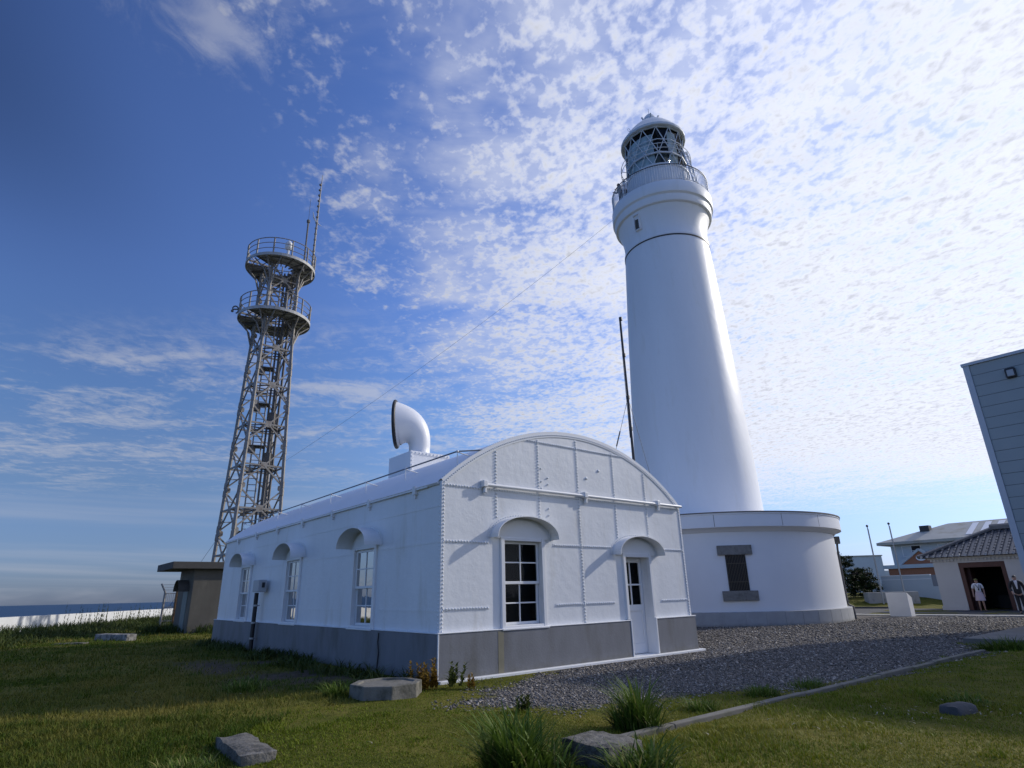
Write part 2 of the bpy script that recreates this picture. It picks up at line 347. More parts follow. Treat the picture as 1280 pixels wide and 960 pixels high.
def ground_z(x, y):
    x = np.asarray(x, float); y = np.asarray(y, float)
    sea = np.maximum(beyond_wall(x, y)-1.5, y-230 ); sea = np.maximum(sea, -60-y); sea = np.maximum(sea, x-260)
    z = -34*smooth(0, 22, sea)
    bank = smooth(44.3, 48.5, y-.12*(x-27))*smooth(14, 24, x); z = z + .62*bank
    lawn = smooth(-.1, .9, sdist(x, y)); hs = (x-AX)*math.cos(TH)+(y-AY)*math.sin(TH); ht = -(x-AX)*math.sin(TH)+(y-AY)*math.cos(TH)
    far = smooth(.1, .9, np.maximum(np.maximum(-hs, hs-W), np.maximum(-ht, ht-LEN)))
    z = z + (fbm(x, y, .9, 3)-.45)*.10*lawn*far
    kr = (x-1.72)*.625-(y-7.67)*.781 if False else ((x-1.72)*(-.626)+(y-7.67)*(.78))*-1     # right of the kerb line
    z = z + .05*smooth(.05, .5, kr)*smooth(20, 12, y)*smooth(-3, 1.5, x)
    return z

# ------------------------------------------------------------------ ground and sea
def axis_coords(lo, hi, flo, fhi, step, g=1.22):
    c = list(np.arange(flo, fhi+1e-6, step)); s = step
    while c[-1] < hi: s *= g; c.append(c[-1]+s)
    s = step
    while c[0] > lo: s *= g; c.insert(0, c[0]-s)
    return np.array(c)
def dirt_mask(x, y):
    hs = (x-AX)*math.cos(TH)+(y-AY)*math.sin(TH); ht = -(x-AX)*math.sin(TH)+(y-AY)*math.cos(TH)
    band = smooth(-3.4, -2.2, hs)*smooth(-.35, -.9, hs)*smooth(.6, 2.4, ht)*smooth(9.5, 7., ht)
    return band*smooth(.32, .55, fbm(x, y, .8, 9))
xs = axis_coords(-70, 330, -30, 26, .28); ys = axis_coords(-70, 300, 3, 46, .28)
GX, GY = np.meshgrid(xs, ys); GZ = ground_z(GX, GY); nx, ny = len(xs), len(ys)
V = np.stack([GX, GY, GZ], -1).reshape(-1, 3)
I = np.arange(nx*ny).reshape(ny, nx); F = np.stack([I[:-1,:-1], I[:-1,1:], I[1:,1:], I[1:,:-1]], -1).reshape(-1, 4)
def np_mesh(name, V, F, m, attrs=None, smooth_=False):
    me = bpy.data.meshes.new(name); k = F.shape[1]; me.vertices.add(len(V)); me.vertices.foreach_set('co', V.astype(np.float32).ravel())
    me.loops.add(F.size); me.loops.foreach_set('vertex_index', F.astype(np.int32).ravel())
    me.polygons.add(len(F)); me.polygons.foreach_set('loop_start', np.arange(0, F.size, k, dtype=np.int32))
    me.update(calc_edges=True); me.materials.append(m)
    if smooth_: me.polygons.foreach_set('use_smooth', np.ones(len(F), bool))
    for n, a in (attrs or {}).items():
        at = me.attributes.new(n, 'FLOAT', 'POINT'); at.data.foreach_set('value', np.asarray(a, np.float32).ravel())
    o = bpy.data.objects.new(name, me); col.objects.link(o); return o
def ground_mat():
    m = bpy.data.materials.new('site_ground'); m.use_nodes = True; N = m.node_tree.nodes; L = m.node_tree.links; b = N['Principled BSDF']
    b.inputs['Roughness'].default_value = .95; b.inputs['Specular IOR Level'].default_value = .1
    tc = N.new('ShaderNodeTexCoord')
    def noise(sc, det=5, ro=.6):
        n = N.new('ShaderNodeTexNoise'); n.inputs['Scale'].default_value = sc; n.inputs['Detail'].default_value = det; n.inputs['Roughness'].default_value = ro; L.new(tc.outputs['Object'], n.inputs[0]); return n.outputs['Fac']
    def ramp(f, stops):
        r = N.new('ShaderNodeValToRGB'); e = r.color_ramp.elements
        while len(e) < len(stops): e.new(.5)
        for k, (q, c) in enumerate(stops): e[k].position = q; e[k].color = (*c, 1)
        L.new(f, r.inputs[0]); return r.outputs[0]
    def attr(n): a = N.new('ShaderNodeAttribute'); a.attribute_name = n; return a.outputs['Fac']
    def mth(op, a, b_):
        n = N.new('ShaderNodeMath'); n.operation = op
        for i, q in enumerate((a, b_)):
            if isinstance(q, (int, float)): n.inputs[i].default_value = q
            else: L.new(q, n.inputs[i])
        return n.outputs[0]
    def mixc(f, a, b_):
        n = N.new('ShaderNodeMix'); n.data_type = 'RGBA'; L.new(f, n.inputs[0]); L.new(a, n.inputs[6]); L.new(b_, n.inputs[7]); return n.outputs[2]
    def rng_(f, a, b_):
        n = N.new('ShaderNodeMapRange'); n.interpolation_type = 'SMOOTHSTEP'; L.new(f, n.inputs[0]); n.inputs[1].default_value = a; n.inputs[2].default_value = b_; return n.outputs[0]
    grass = mixc(rng_(noise(.7), .35, .65), ramp(noise(9.), [(.3,(.045,.055,.007)),(.7,(.10,.105,.013))]), ramp(noise(11.), [(.3,(.10,.095,.015)),(.7,(.17,.145,.03))]))
    vor = N.new('ShaderNodeTexVoronoi'); vor.inputs['Scale'].default_value = 26.; L.new(tc.outputs['Object'], vor.inputs['Vector'])
    sepc = N.new('ShaderNodeSeparateColor'); L.new(vor.outputs['Color'], sepc.inputs[0])
    gravel = ramp(sepc.outputs[0], [(0.,(.075,.068,.060)),(.5,(.145,.132,.118)),(1.,(.27,.25,.222))])
    gv = N.new('ShaderNodeMix'); gv.data_type = 'RGBA'; gv.blend_type = 'MULTIPLY'; gv.inputs[0].default_value = 1; L.new(gravel, gv.inputs[6]); L.new(ramp(noise(.8), [(.3,(.8,.8,.8)),(.7,(1.1,1.08,1.05))]), gv.inputs[7])
    dirt = ramp(noise(6.), [(.3,(.055,.043,.030)),(.7,(.115,.092,.065))])
    f = rng_(mth('ADD', attr('gravel'), mth('MULTIPLY', mth('SUBTRACT', noise(2.2), .5), 1.5)), .12, -.12)
    c = mixc(attr('dirt'), grass, dirt); c = mixc(f, c, gv.outputs[2]); L.new(c, b.inputs['Base Color'])
    bp = N.new('ShaderNodeBump'); bp.inputs['Strength'].default_value = .7; bp.inputs['Distance'].default_value = .03
    L.new(mth('ADD', mth('MULTIPLY', vor.outputs['Distance'], mth('MULTIPLY', f, -1.4)), noise(30., 3)), bp.inputs['Height']); L.new(bp.outputs[0], b.inputs['Normal'])
    return m
ground = struct(np_mesh('ground', V, F, ground_mat(), {'gravel': sdist(GX, GY), 'dirt': dirt_mask(GX, GY)}, True))
def sea_mat():
    m = mat('sea_water', (.012,.042,.095), .45, .1, .01, spec=.16); N = m.node_tree.nodes; L = m.node_tree.links
    tc = N.new('ShaderNodeTexCoord'); n = N.new('ShaderNodeTexNoise'); n.inputs['Scale'].default_value = .12; n.inputs['Detail'].default_value = 8; L.new(tc.outputs['Object'], n.inputs[0])
    bp = N.new('ShaderNodeBump'); bp.inputs['Strength'].default_value = 1.; bp.inputs['Distance'].default_value = 1.5; L.new(n.outputs[0], bp.inputs['Height']); L.new(bp.outputs[0], N['Principled BSDF'].inputs['Normal']); return m
mb = MB(); sx = [-60000,-20000,-6000,-2000,-600,-200,0,200,600,2000,6000,20000,60000]
for i in range(12):
    for j in range(12): mb.quad((sx[i],sx[j],-30),(sx[i+1],sx[j],-30),(sx[i+1],sx[j+1],-30),(sx[i],sx[j+1],-30))
struct(mb.build('sea', sea_mat()))

# ------------------------------------------------------------------ fog signal house (local axes: x along the gable front, y along the side, z up)
RAD = (W*W/4 + (PK-HE)**2)/(2*(PK-HE)); CZ = PK - RAD
def arch(s): return CZ + math.sqrt(max(RAD*RAD - (s-W/2)**2, 0))
house = thing('fog_signal_house', (AX, AY, 0), 'long white iron fog signal house with riveted plates, barrel roof and grey plinth', 'building', TH)
FW = [(1.52, 2.57, .86, 2.56)]                                  # front window opening (s0,s1,z0,z1)
FD = (5.30, 6.20, .05, 2.29)                                    # door opening
SWC = (3.27, 7.90, 12.50)                                       # side window centres
SW = [(c-.52, c+.52, .86, 2.56) for c in SWC]
def wall_panel(mb, P, x0, x1, z0, top, holes, step=.25):
    br = set(np.arange(x0, x1, step).round(4)) | {x0, x1}
    for h in holes: br |= {h[0], h[1]}
    br = sorted(b for b in br if x0 <= b <= x1)
    for a, b in zip(br[:-1], br[1:]):
        if b-a < 1e-5: continue
        segs = [(z0, None)]; hs = sorted([h for h in holes if h[0] <= a+1e-6 and h[1] >= b-1e-6], key=lambda h: h[2])
        lo = z0
        for h in hs:
            if h[2] > lo: mb.quad(P(a,lo), P(b,lo), P(b,h[2]), P(a,h[2]))
            lo = h[3]
        mb.quad(P(a,lo), P(b,lo), P(b,top(b)), P(a,top(a)))
def reveal(mb, P3, h, d0, d1, floor=True):
    a, b, z0, z1 = h
    mb.quad(P3(a,d0,z0),P3(a,d1,z0),P3(a,d1,z1),P3(a,d0,z1)); mb.quad(P3(b,d1,z0),P3(b,d0,z0),P3(b,d0,z1),P3(b,d1,z1))
    mb.quad(P3(a,d0,z1),P3(a,d1,z1),P3(b,d1,z1),P3(b,d0,z1))
    if floor: mb.quad(P3(a,d1,z0),P3(a,d0,z0),P3(b,d0,z0),P3(b,d1,z0))
P_front = lambda s, d, z: (s, d, z)                             # d = depth into the house
P_side = lambda t, d, z: (d, t, z)
mb = MB()
wall_panel(mb, lambda s, z: (s,0,z), 0, W, 0, arch, FW+[FD], .125)
wall_panel(mb, lambda s, z: (s,LEN,z), 0, W, 0, arch, [])
wall_panel(mb, lambda t, z: (0,t,z), 0, LEN, 0, lambda t: HE, SW, .5)
wall_panel(mb, lambda t, z: (W,t,z), 0, LEN, 0, lambda t: HE, [], .5)
for h in FW: reveal(mb, P_front, h, 0, .16)
reveal(mb, P_front, FD, 0, .30)
for h in SW: reveal(mb, P_side, h, 0, .16)
# lapped plate seams, a few millimetres proud
SEAM_S = (1.36, 2.585, 3.84, 5.13, 6.34)
def strips_front(s0, s1, z0, z1): mb.box(s0, s1, -.0035, .004, z0, z1)
blocked = [(1.15, 2.94, HP, 3.02), (4.86, 6.60, HP, 2.72)]
def clear_front(s, z): return not any(b[0] < s < b[1] and b[2] <= z < b[3] for b in blocked)
for s in SEAM_S:
    zlo = next((b[3] for b in blocked if b[0] < s < b[1]), HP)
    strips_front(s-.035, s+.035, zlo, arch(s)-.05)
SEAM_Z = (1.245, 2.50, 3.60)
for z in SEAM_Z:
    segs, a = [], 0.0
    for b in blocked:
        if b[2] <= z < b[3]: segs.append((a, b[0])); a = b[1]
    segs.append((a, W))
    for a, b in segs: mb.box(a, b, -.0055, .004, z-.03, z+.03)
sA = [s for s in np.linspace(0, W, 200) if arch(s) > 4.86]
mb.box(sA[0], sA[-1], -.0055, .004, 4.79, 4.85)
for z in (1.23, 2.5): mb.box(-.006, .003, 0, SWC[0]-.75, z-.03, z+.03); mb.box(-.006, .003, SWC[0]+.8, SWC[1]-.75, z-.03, z+.03); mb.box(-.006,.003,SWC[1]+.8,SWC[2]-.75,z-.03,z+.03); mb.box(-.006,.003,SWC[2]+.8,LEN,z-.03,z+.03)
mb.box(-.006, .003, 0, LEN, 3.17, 3.22)
mb.box(-.012, .05, -.012, .05, HP, HE-.02)                        # corner angle irons
mb.box(W-.05, W+.012, -.012, .05, HP, HE-.02)
walls = mb.build('wall', M_iron, house)
# arch edge angle iron
mb = MB(); n = 60
for i in range(n):
    a, b = W*i/n, W*(i+1)/n
    def off(s, r): 
        d = Vector((s-W/2, 0, arch(s)-CZ)).normalized(); return (s+d.x*r, arch(s)+d.z*r)
    (a0x,a0z),(a1x,a1z),(b0x,b0z),(b1x,b1z) = off(a,-.10),off(a,.035),off(b,-.10),off(b,.035)
    mb.quad((a0x,-.014,a0z),(b0x,-.014,b0z),(b1x,-.014,b1z),(a1x,-.014,a1z)); mb.quad((a1x,-.014,a1z),(b1x,-.014,b1z),(b1x,.10,b1z),(a1x,.10,a1z)); mb.quad((a0x,-.014,a0z),(b0x,-.014,b0z),(b0x,.0,b0z),(a0x,.0,a0z))
mb.build('arch_edge', M_rivet, house)
# rivets (surface pattern of the plates, one mesh)
mb = MB(); rv = lambda s, z, n=(0,-1,0): mb.dome((s, -.005, z), n, .022, .026)
sp = .07
for s in SEAM_S:
    for z in np.arange(HP+.04, arch(s)-.13, sp):
        if clear_front(s, z): rv(s+random.uniform(-.004,.004), z)
for z in SEAM_Z+(4.82,):
    for s in np.arange(.06, W-.03, sp):
        if clear_front(s, z) and arch(s) > z+.1: rv(s, z+random.uniform(-.004,.004))
for z in np.arange(HP+.04, HE-.08, sp):
    for s in (.04, W-.04): rv(s, z)
    mb.dome((-.012, .05, z), (-1,0,0), .0165, .014)
la = 2*math.asin(W/2/RAD)*RAD
for k in range(int(la/.058)):
    a = -math.asin(W/2/RAD) + (k+.5)*.058/RAD; r_ = RAD-.05
    mb.dome((W/2+r_*math.sin(a), -.014, CZ+r_*math.cos(a)), (0,-1,0), .017, .015)
    mb.dome((W/2+(RAD+.035)*math.sin(a), .04, CZ+(RAD+.035)*math.cos(a)), (math.sin(a),0,math.cos(a)), .016, .013)
for z in (3.0,3.15,3.3,3.85,4.0): rv(2.86, z)                   # odd patch rivets
for z in (3.75,3.9,4.2): rv(2.66, z)
for (s, z) in ((4.6,4.35),(4.15,4.12)): mb.dome((s,-.0,z),(0,-1,0),.04,.03)
for t in np.arange(1.1, LEN, 1.15):
    if any(abs(t-c) < .7 for c in SWC): continue
    for z in np.arange(HP+.1, HE-.2, .09): mb.dome((0,t,z), (-1,0,0), .010, .004)
for z in (1.23, 2.5, 3.19):
    for t in np.arange(.1, LEN, .09):
        if z > 3 or not any(abs(t-c) < .85 for c in SWC): mb.dome((-.006,t,z), (-1,0,0), .010, .004)
mb.build('rivet', M_rivet, house, 60)
# roof
mb = MB(); n = 48; ra = math.asin(W/2/RAD); ra2 = ra+.012
for i in range(n):
    a, b = -ra2+2*ra2*i/n, -ra2+2*ra2*(i+1)/n
    pa = (W/2+(RAD+.022)*math.sin(a), CZ+(RAD+.022)*math.cos(a)); pb = (W/2+(RAD+.022)*math.sin(b), CZ+(RAD+.022)*math.cos(b))
    qa = (W/2+(RAD-.03)*math.sin(a), CZ+(RAD-.03)*math.cos(a)); qb = (W/2+(RAD-.03)*math.sin(b), CZ+(RAD-.03)*math.cos(b))
    N_ = 13
    for k in range(N_):
        y0 = .10+(LEN-.1)*k/N_; y1 = .10+(LEN-.1)*(k+1)/N_
        mb.quad((pa[0],y0,pa[1]),(pb[0],y0,pb[1]),(pb[0],y1,pb[1]),(pa[0],y1,pa[1]))
    mb.quad((qa[0],.1,qa[1]),(qa[0],LEN,qa[1]),(qb[0],LEN,qb[1]),(qb[0],.1,qb[1]))
    mb.quad((pa[0],.1,pa[1]),(qa[0],.1,qa[1]),(qb[0],.1,qb[1]),(pb[0],.1,pb[1]))
    if i == 0: mb.quad((pa[0],.1,pa[1]),(pa[0],LEN,pa[1]),(qa[0],LEN,qa[1]),(qa[0],.1,qa[1]))
mb.build('roof', M_roofwhite, house, 30)
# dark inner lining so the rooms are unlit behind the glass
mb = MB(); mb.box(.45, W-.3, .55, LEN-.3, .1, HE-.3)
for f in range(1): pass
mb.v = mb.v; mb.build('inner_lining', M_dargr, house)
# eaves moulding with brackets (both sides) and front gutter pipe
for x, sgn in ((-.03, -1), (W+.03, 1)):
    mb = MB(); mb.bar((x, .5, HE-.055), (x, LEN, HE-.055), .028, .022)
    for t in np.arange(1.0, LEN, 2.15): mb.box(x-.05, x+.05, t-.05, t+.05, HE-.16, HE+.015); mb.bar((x,t,HE-.24),(x,t,HE-.15),.02)
    mb.build('eaves_gutter', M_trim, house)
mb = MB(); mb.tube([(.98,-.075,3.67),(W+.01,-.075,3.67)], .036, 10)
gp = mb.build('gable_pipe', M_trim, house, 40)
for s in (1.0, 4.0, 6.75):
    mb = MB(); mb.box(s-.055, s+.055, -.13, -.0, 3.62, 3.76); mb.bar((s+.02,-.07,3.5),(s+.02,-.07,3.62),.03); mb.bar((s+.02,-.07,3.53),(s+.02,-.004,3.53),.02)
    mb.build('bracket', M_trim, gp, bevel=.012)
# plinth, flashing and foundation edge
pw = .08; D1 = (FD[0]-.02, FD[1]+.02)
mb = MB(); mb.box(-pw, D1[0], -pw, .02, 0, HP); mb.box(D1[1]+.02, W+pw, -pw, .02, 0, HP+.005)
mb.box(-pw, .02, .02, LEN+pw, 0, HP); mb.box(W-.02, W+pw, .02, LEN+pw, 0, HP); mb.box(.02, W-.02, LEN-.02, LEN+pw, 0, HP)
pl = mb.build('plinth', M_plinth, house, bevel=.012)
mb = MB(); mb.box(1.30, 1.44, -pw-.004, -pw+.01, .02, HP-.02); mb.build('stain_strip', M_stain, pl)
mb = MB(); mb.box(-pw-.012, D1[0], -pw-.012, .0, HP+.002, HP+.022); mb.box(D1[1]+.02, W+pw+.012, -pw-.012, .0, HP+.008, HP+.034); mb.box(-pw-.012, .0, .0, LEN+pw, HP+.002, HP+.018)
mb.box(-pw-.006,-pw+.02,-pw-.006,-pw+.02,.03,HP)
mb.build('plinth_flashing', M_trim, house, bevel=.005)
mb = MB(); mb.box(-.10, W+.20, -.20, -.01, -.05, .048); mb.build('foundation_edge', M_trim, house, bevel=.01)
mb = MB(); mb.tube([(-pw-.01,2.25,.78),(-pw-.012,2.28,.6),(-pw-.012,2.22,.4),(-pw-.012,2.26,.1)], .012, 6); mb.build('drain_pipe', M_dark, house)

def window_unit(P_, c, front):
    dsh = 0. if front else -.055
    P = lambda s, d, z: P_(s, d+(dsh if d > .035 else 0), z)
    # casing proud of the wall, two sashes of 2 x 2 panes in the recess
    a, b, z0, z1 = c-.525, c+.525, .86, 2.56
    def bx(mb, s0, s1, d0, d1, zz0, zz1):
        p, q = P(s0, d0, zz0), P(s1, d1, zz1); mb.box(min(p[0],q[0]),max(p[0],q[0]),min(p[1],q[1]),max(p[1],q[1]),zz0,zz1)
    m = MB(); cw = .085
    bx(m, a-cw, a+.01, -.055, .03, z0-.02, z1+.06); bx(m, b-.01, b+cw, -.055, .03, z0-.02, z1+.06); bx(m, a+.01, b-.01, -.05, .03, z1-.01, z1+.06); bx(m, a-cw-.02, b+cw+.02, -.10, .03, z0-.055, z0-.02); bx(m, a+.01,b-.01,-.05,.10,z0-.02,z0+.03)
    win = m.build('window', M_trim, house, bevel=.008)
    m = MB(); zm = (z0+z1)/2
    for k, (q0, q1, dd) in enumerate(((z0+.03, zm+.025, .115), (zm-.025, z1-.01, .07))):
        st = .055; y0, y1 = dd, dd+.04
        bx(m, a+.01, a+.01+st, y0, y1, q0, q1); bx(m, b-.01-st, b-.01, y0, y1, q0, q1); bx(m, a+.01+st, b-.01-st, y0, y1, q0, q0+st); bx(m, a+.01+st, b-.01-st, y0, y1, q1-st, q1)
        mid = (a+b)/2; zz = (q0+q1)/2
        bx(m, mid-.014, mid+.014, y0+.004, y1-.004, q0+st, q1-st); bx(m, a+.01+st, mid-.014, y0+.006, y1-.006, zz-.014, zz+.014); bx(m, mid+.014, b-.01-st, y0+.006, y1-.006, zz-.014, zz+.014)
    m.build('sash', M_trim, win, bevel=.004)
    m = MB()
    for q0, q1, dd in ((z0+.08, zm, .135), (zm, z1-.06, .09)): m.quad(P(a+.04,dd,q0), P(b-.04,dd,q0), P(b-.04,dd,q1), P(a+.04,dd,q1))
    m.build('glass_pane', M_glass, win)
    if not front:
        m = MB()
        for (u0, u1) in ((a+.02, a+.30), (b-.42, b-.02)):
            k = 14
            for i in range(k):
                f0, f1 = u0+(u1-u0)*i/k, u0+(u1-u0)*(i+1)/k; w0, w1 = .26+.03*math.sin(i*1.9), .26+.03*math.sin((i+1)*1.9)
                m.quad(P(f0,w0,z0), P(f1,w1,z0), P(f1,w1,z1), P(f0,w0,z1))
        m.build('curtain', M_cloth, win, 60)
    return win
def hood(P, c, hw, zb, rise, pr):
    m = MB(); n = 24; th = .016
    for i in range(n):
        A_, B_ = math.pi*(1-i/n), math.pi*(1-(i+1)/n)
        f = lambda t, e, dd: P(c+(hw+e)*math.cos(t), dd, zb+(rise+e)*math.sin(t)**.9 if math.sin(t) > 0 else zb)
        m.quad(f(A_,0,-pr), f(B_,0,-pr), f(B_,0,.0), f(A_,0,.0)); m.quad(f(A_,th,-pr), f(B_,th,-pr), f(B_,th,.0), f(A_,th,.0)); m.quad(f(A_,0,-pr), f(B_,0,-pr), f(B_,th,-pr), f(A_,th,-pr))
        m.quad(f(A_,th,-.006), f(B_,th,-.006), f(B_,th+.07,-.006), f(A_,th+.07,-.006))
    for t in (0, math.pi): m.quad(f(t,0,-pr), f(t,th,-pr), f(t,th,0), f(t,0,0))
    k = int(math.pi*hw/.07)
    nrm = Vector(P(0,-1,0))-Vector(P(0,0,0))
    for i in range(k): 
        t = math.pi*(i+.5)/k; m.dome(P(c+(hw+.055)*math.cos(t), -.006, zb+(rise+.055)*math.sin(t)), nrm, .016, .014)
    h = m.build('window_hood', M_hood, house, 35)
    # flat tympanum between frame and hood
    m = MB(); pts = [P(c+(hw-.12)*math.cos(math.pi*i/16), -.03, zb+.0+(rise-.05)*math.sin(math.pi*i/16)) for i in range(17)]
    m.poly(pts); bottom = [pts[0], pts[-1]]
    m.build('tympanum', M_trim, h)
    return h
window_unit(P_front, 2.045, True); hood(P_front, 2.045, .84, 2.60, .44, .28)
hd = hood(P_front, 5.75, .84, 2.33, .44, .28); hd.name = 'door_hood'
for c in SWC: window_unit(P_side, c, False); hood(P_side, c, .76, 2.60, .42, .42)
# door
m = MB(); m.box(FD[0]-.085, FD[0]+.005, -.06, .03, HP+.03, FD[3]+.09); m.box(FD[1]-.005, FD[1]+.085, -.06, .03, HP+.04, FD[3]+.09); m.box(FD[0]+.005, FD[1]-.005, -.055, .03, FD[3]-.005, FD[3]+.09)
m.box(FD[0]-.03, FD[0]+.004, -pw-.015, .28, .05, HP+.03); m.box(FD[1]-.004, FD[1]+.05, -pw-.015, .28, .05, HP+.04)
door = m.build('door', M_trim, house, bevel=.008)
m = MB(); y0, y1 = .22, .265; a, b, z0, z1 = FD[0]+.006, FD[1]-.006, .06, FD[3]-.01; st = .10
m.box(a, a+st, y0, y1, z0, z1); m.box(b-st, b, y0, y1, z0, z1); m.box(a+st, b-st, y0, y1, z0, z0+.22); m.box(a+st, b-st, y0, y1, z1-.11, z1); m.box(a+st, b-st, y0, y1, 1.02, 1.17); m.box(a+st, b-st, y0+.018, y1-.012, z0+.22, 1.02)
mid = (a+b)/2; m.box(mid-.02, mid+.02, y0+.004, y1-.004, 1.17, z1-.11); zz = 1.64; m.box(a+st, mid-.02, y0+.006, y1-.006, zz-.02, zz+.02); m.box(mid+.02, b-st, y0+.006, y1-.006, zz-.02, zz+.02)
m.build('door_leaf', M_trim, door, bevel=.006)
m = MB(); m.quad((a+st-.02,.245,1.15),(b-st+.02,.245,1.15),(b-st+.02,.245,z1-.10),(a+st-.02,.245,z1-.10)); m.build('glass_pane', M_glass, door)
m = MB(); m.bar((a+.05,.22,.98),(a+.05,.17,.98),.012,n=8); m.ball((a+.05,.16,.98),.03); m.build('door_knob', M_pole, door, 60)
# roof guard cable on short posts
rs = .46; rz = arch(rs); ts = [.15,2.35,4.45,6.75,9.1,11.3,13.4,15.3]
for t in ts:
    m = MB(); m.bar((rs,t,rz-.02),(rs,t,rz+.33),.011,n=6); m.bar((rs-.01,t,rz+.30),(rs+.36,t,rz+.24),.014,n=6); m.ball((rs,t,rz+.31),.032,8,6); m.ball((rs+.36,t,rz+.24),.03,8,6); m.build('cable_post', M_trim, house, 40)
m = MB(); m.tube([(1.0,-.0,arch(1.0)+.03),(rs,ts[0],rz+.31)]+[(rs,t,rz+.31) for t in ts[1:]], .017, 6); m.build('guard_cable', mat('grey_cable', (.2,.21,.23), .6), house)
# rusty lamp bracket on the far eave
m = MB(); m.bar((W-.1,.4,arch(W-.1)),(W-.02,.4,arch(W-.1)+.22),.018,n=6); m.ball((W-.02,.4,arch(W-.1)+.25),.075,8,6,(1,.8,.8)); m.bar((W-.02,.4,arch(W-.1)+.25),(W+.12,.36,arch(W-.1)+.33),.03,n=8,r2=.05); m.build('rusty_lamp_bracket', M_rust, house, 40)
# ventilator box and cowl
vx0, vx1, vy0, vy1, vz = 3.13, 4.64, 6.9, 8.4, 6.03
m = MB(); m.box(vx0, vx1, vy0, vy1, 4.9, vz)
for q in (.0,): m.box(vx0-.008, vx0+.09, vy0-.012, vy0+.05, 5.1, vz+.01); m.box(vx1-.09, vx1+.008, vy0-.012, vy0+.05, 5.1, vz+.01); m.box(vx0+.09, vx1-.09, vy0-.012, vy0+.05, vz-.10, vz+.01)
for s in np.arange(vx0+.05, vx1, .14): m.dome((s, vy0-.012, vz-.05), (0,-1,0), .032, .03)
for z in np.arange(5.15, vz-.1, .14): m.dome((vx0+.04, vy0-.012, z), (0,-1,0), .032, .03); m.dome((vx1-.04, vy0-.012, z), (0,-1,0), .032, .03)
vb = m.build('ventilator_box', M_roofwhite, house, 30)
m = MB(); cxv, cyv = (vx0+vx1)/2, (vy0+vy1)/2
wd = Vector((-.985,-.06,0)).normalized(); dl = Vector((wd.dot(EX), wd.dot(EY), 0)); pl_ = Vector((-dl.y, dl.x, 0))   # direction the mouth looks, in house axes
def bz(p0, p1, p2, t): return p0[0]*(1-t)**2+2*p1[0]*t*(1-t)+p2[0]*t*t, p0[1]*(1-t)**2+2*p1[1]*t*(1-t)+p2[1]*t*t
rings = [((-.46,0),(.46,0)),((-.41,.05),(.41,.05)),((-.365,.14),(.365,.14))]
for i in range(17):
    t = i/16; inn = bz((-.36,.30),(-.36,.72),(-.78,.40),t); out = bz((.37,.35),(.45,1.62),(-.84,2.0),t); rings.append((inn, out))
n = 36; o = 0
def ring(inn, out, k=1.):
    cx, cz = (inn[0]+out[0])/2, (inn[1]+out[1])/2; rx, rz_ = (out[0]-inn[0])/2*k, (out[1]-inn[1])/2*k; r = math.hypot(rx, rz_); L_ = []
    for j in range(n):
        t = 2*math.pi*j/n; q = -(cx+rx*math.cos(t)); zz = cz+rz_*math.cos(t); p = Vector((cxv, cyv, vz+.005+zz)) + dl*q + pl_*(r*math.sin(t)); L_.append(p)
    return L_
vsr = []
for rg in rings: vsr += ring(*rg)
vsr += ring(*rings[-1], .95); vsr += ring(*rings[-6], .9); vsr += ring(*rings[-10], .85)
nr = len(vsr)//n
m.add(vsr, [(i*n+j, i*n+(j+1) % n, (i+1)*n+(j+1) % n, (i+1)*n+j) for i in range(nr-1) for j in range(n)])
cowl = m.build('ventilator_cowl', M_roofwhite, house, 50)
rim_pts = ring(*rings[-1], 1.015); m = MB(); m.tube([p+dl*.03 for p in rim_pts]+[rim_pts[0]+dl*.03], .062, 8); m.build('cowl_rim', M_black, cowl, 60)
m = MB(); m.poly([p-dl*.12 for p in ring(*rings[-1], .93)]); m.build('throat_screen', M_dargr, cowl)

# ------------------------------------------------------------------ lighthouse
light = thing('lighthouse', (LHX, LHY, 0), 'tall tapering white lighthouse with glazed lantern, gallery and round drum base', 'lighthouse')
AF = math.atan2(-LHY, -LHX)                                      # direction back to the viewer side
m = MB(); prof = [(3.30,4.3)]
for i in range(25):
    z = 4.5+(21.45-4.5)*i/24; t = i/24; prof.append((3.285-.46*t-.24*t*t, z))
m.lathe(prof, 96)
m.build('tower_wall', M_tower, light, 40)
m = MB(); m.lathe([(2.55,21.40),(2.615,21.43),(2.615,21.56),(2.575,21.60),(2.555,21.8),(2.545,22.05),(2.57,22.4),(2.64,22.8),(2.74,23.15),(2.83,23.38),(2.845,23.46),(2.99,23.50),(3.02,23.56),(3.03,23.96),(3.06,24.0),(3.14,24.05),(3.155,24.1),(3.155,24.78),(3.13,24.84),(2.0,24.86)], 96)
m.build('gallery_corbel', M_tower, light, 30)
m = MB(); m.lathe([(2.60,21.33),(2.622,21.34),(2.622,21.395),(2.56,21.40)], 96); m.build('neck_band', M_dark, light)
sa = R(-50); 
def cyl(theta, r, z, e=0.): a = -math.pi/2+theta; return Vector((r*math.cos(a), r*math.sin(a), z))    # theta from the south (viewer) side, +x positive
m = MB(); tc = -50
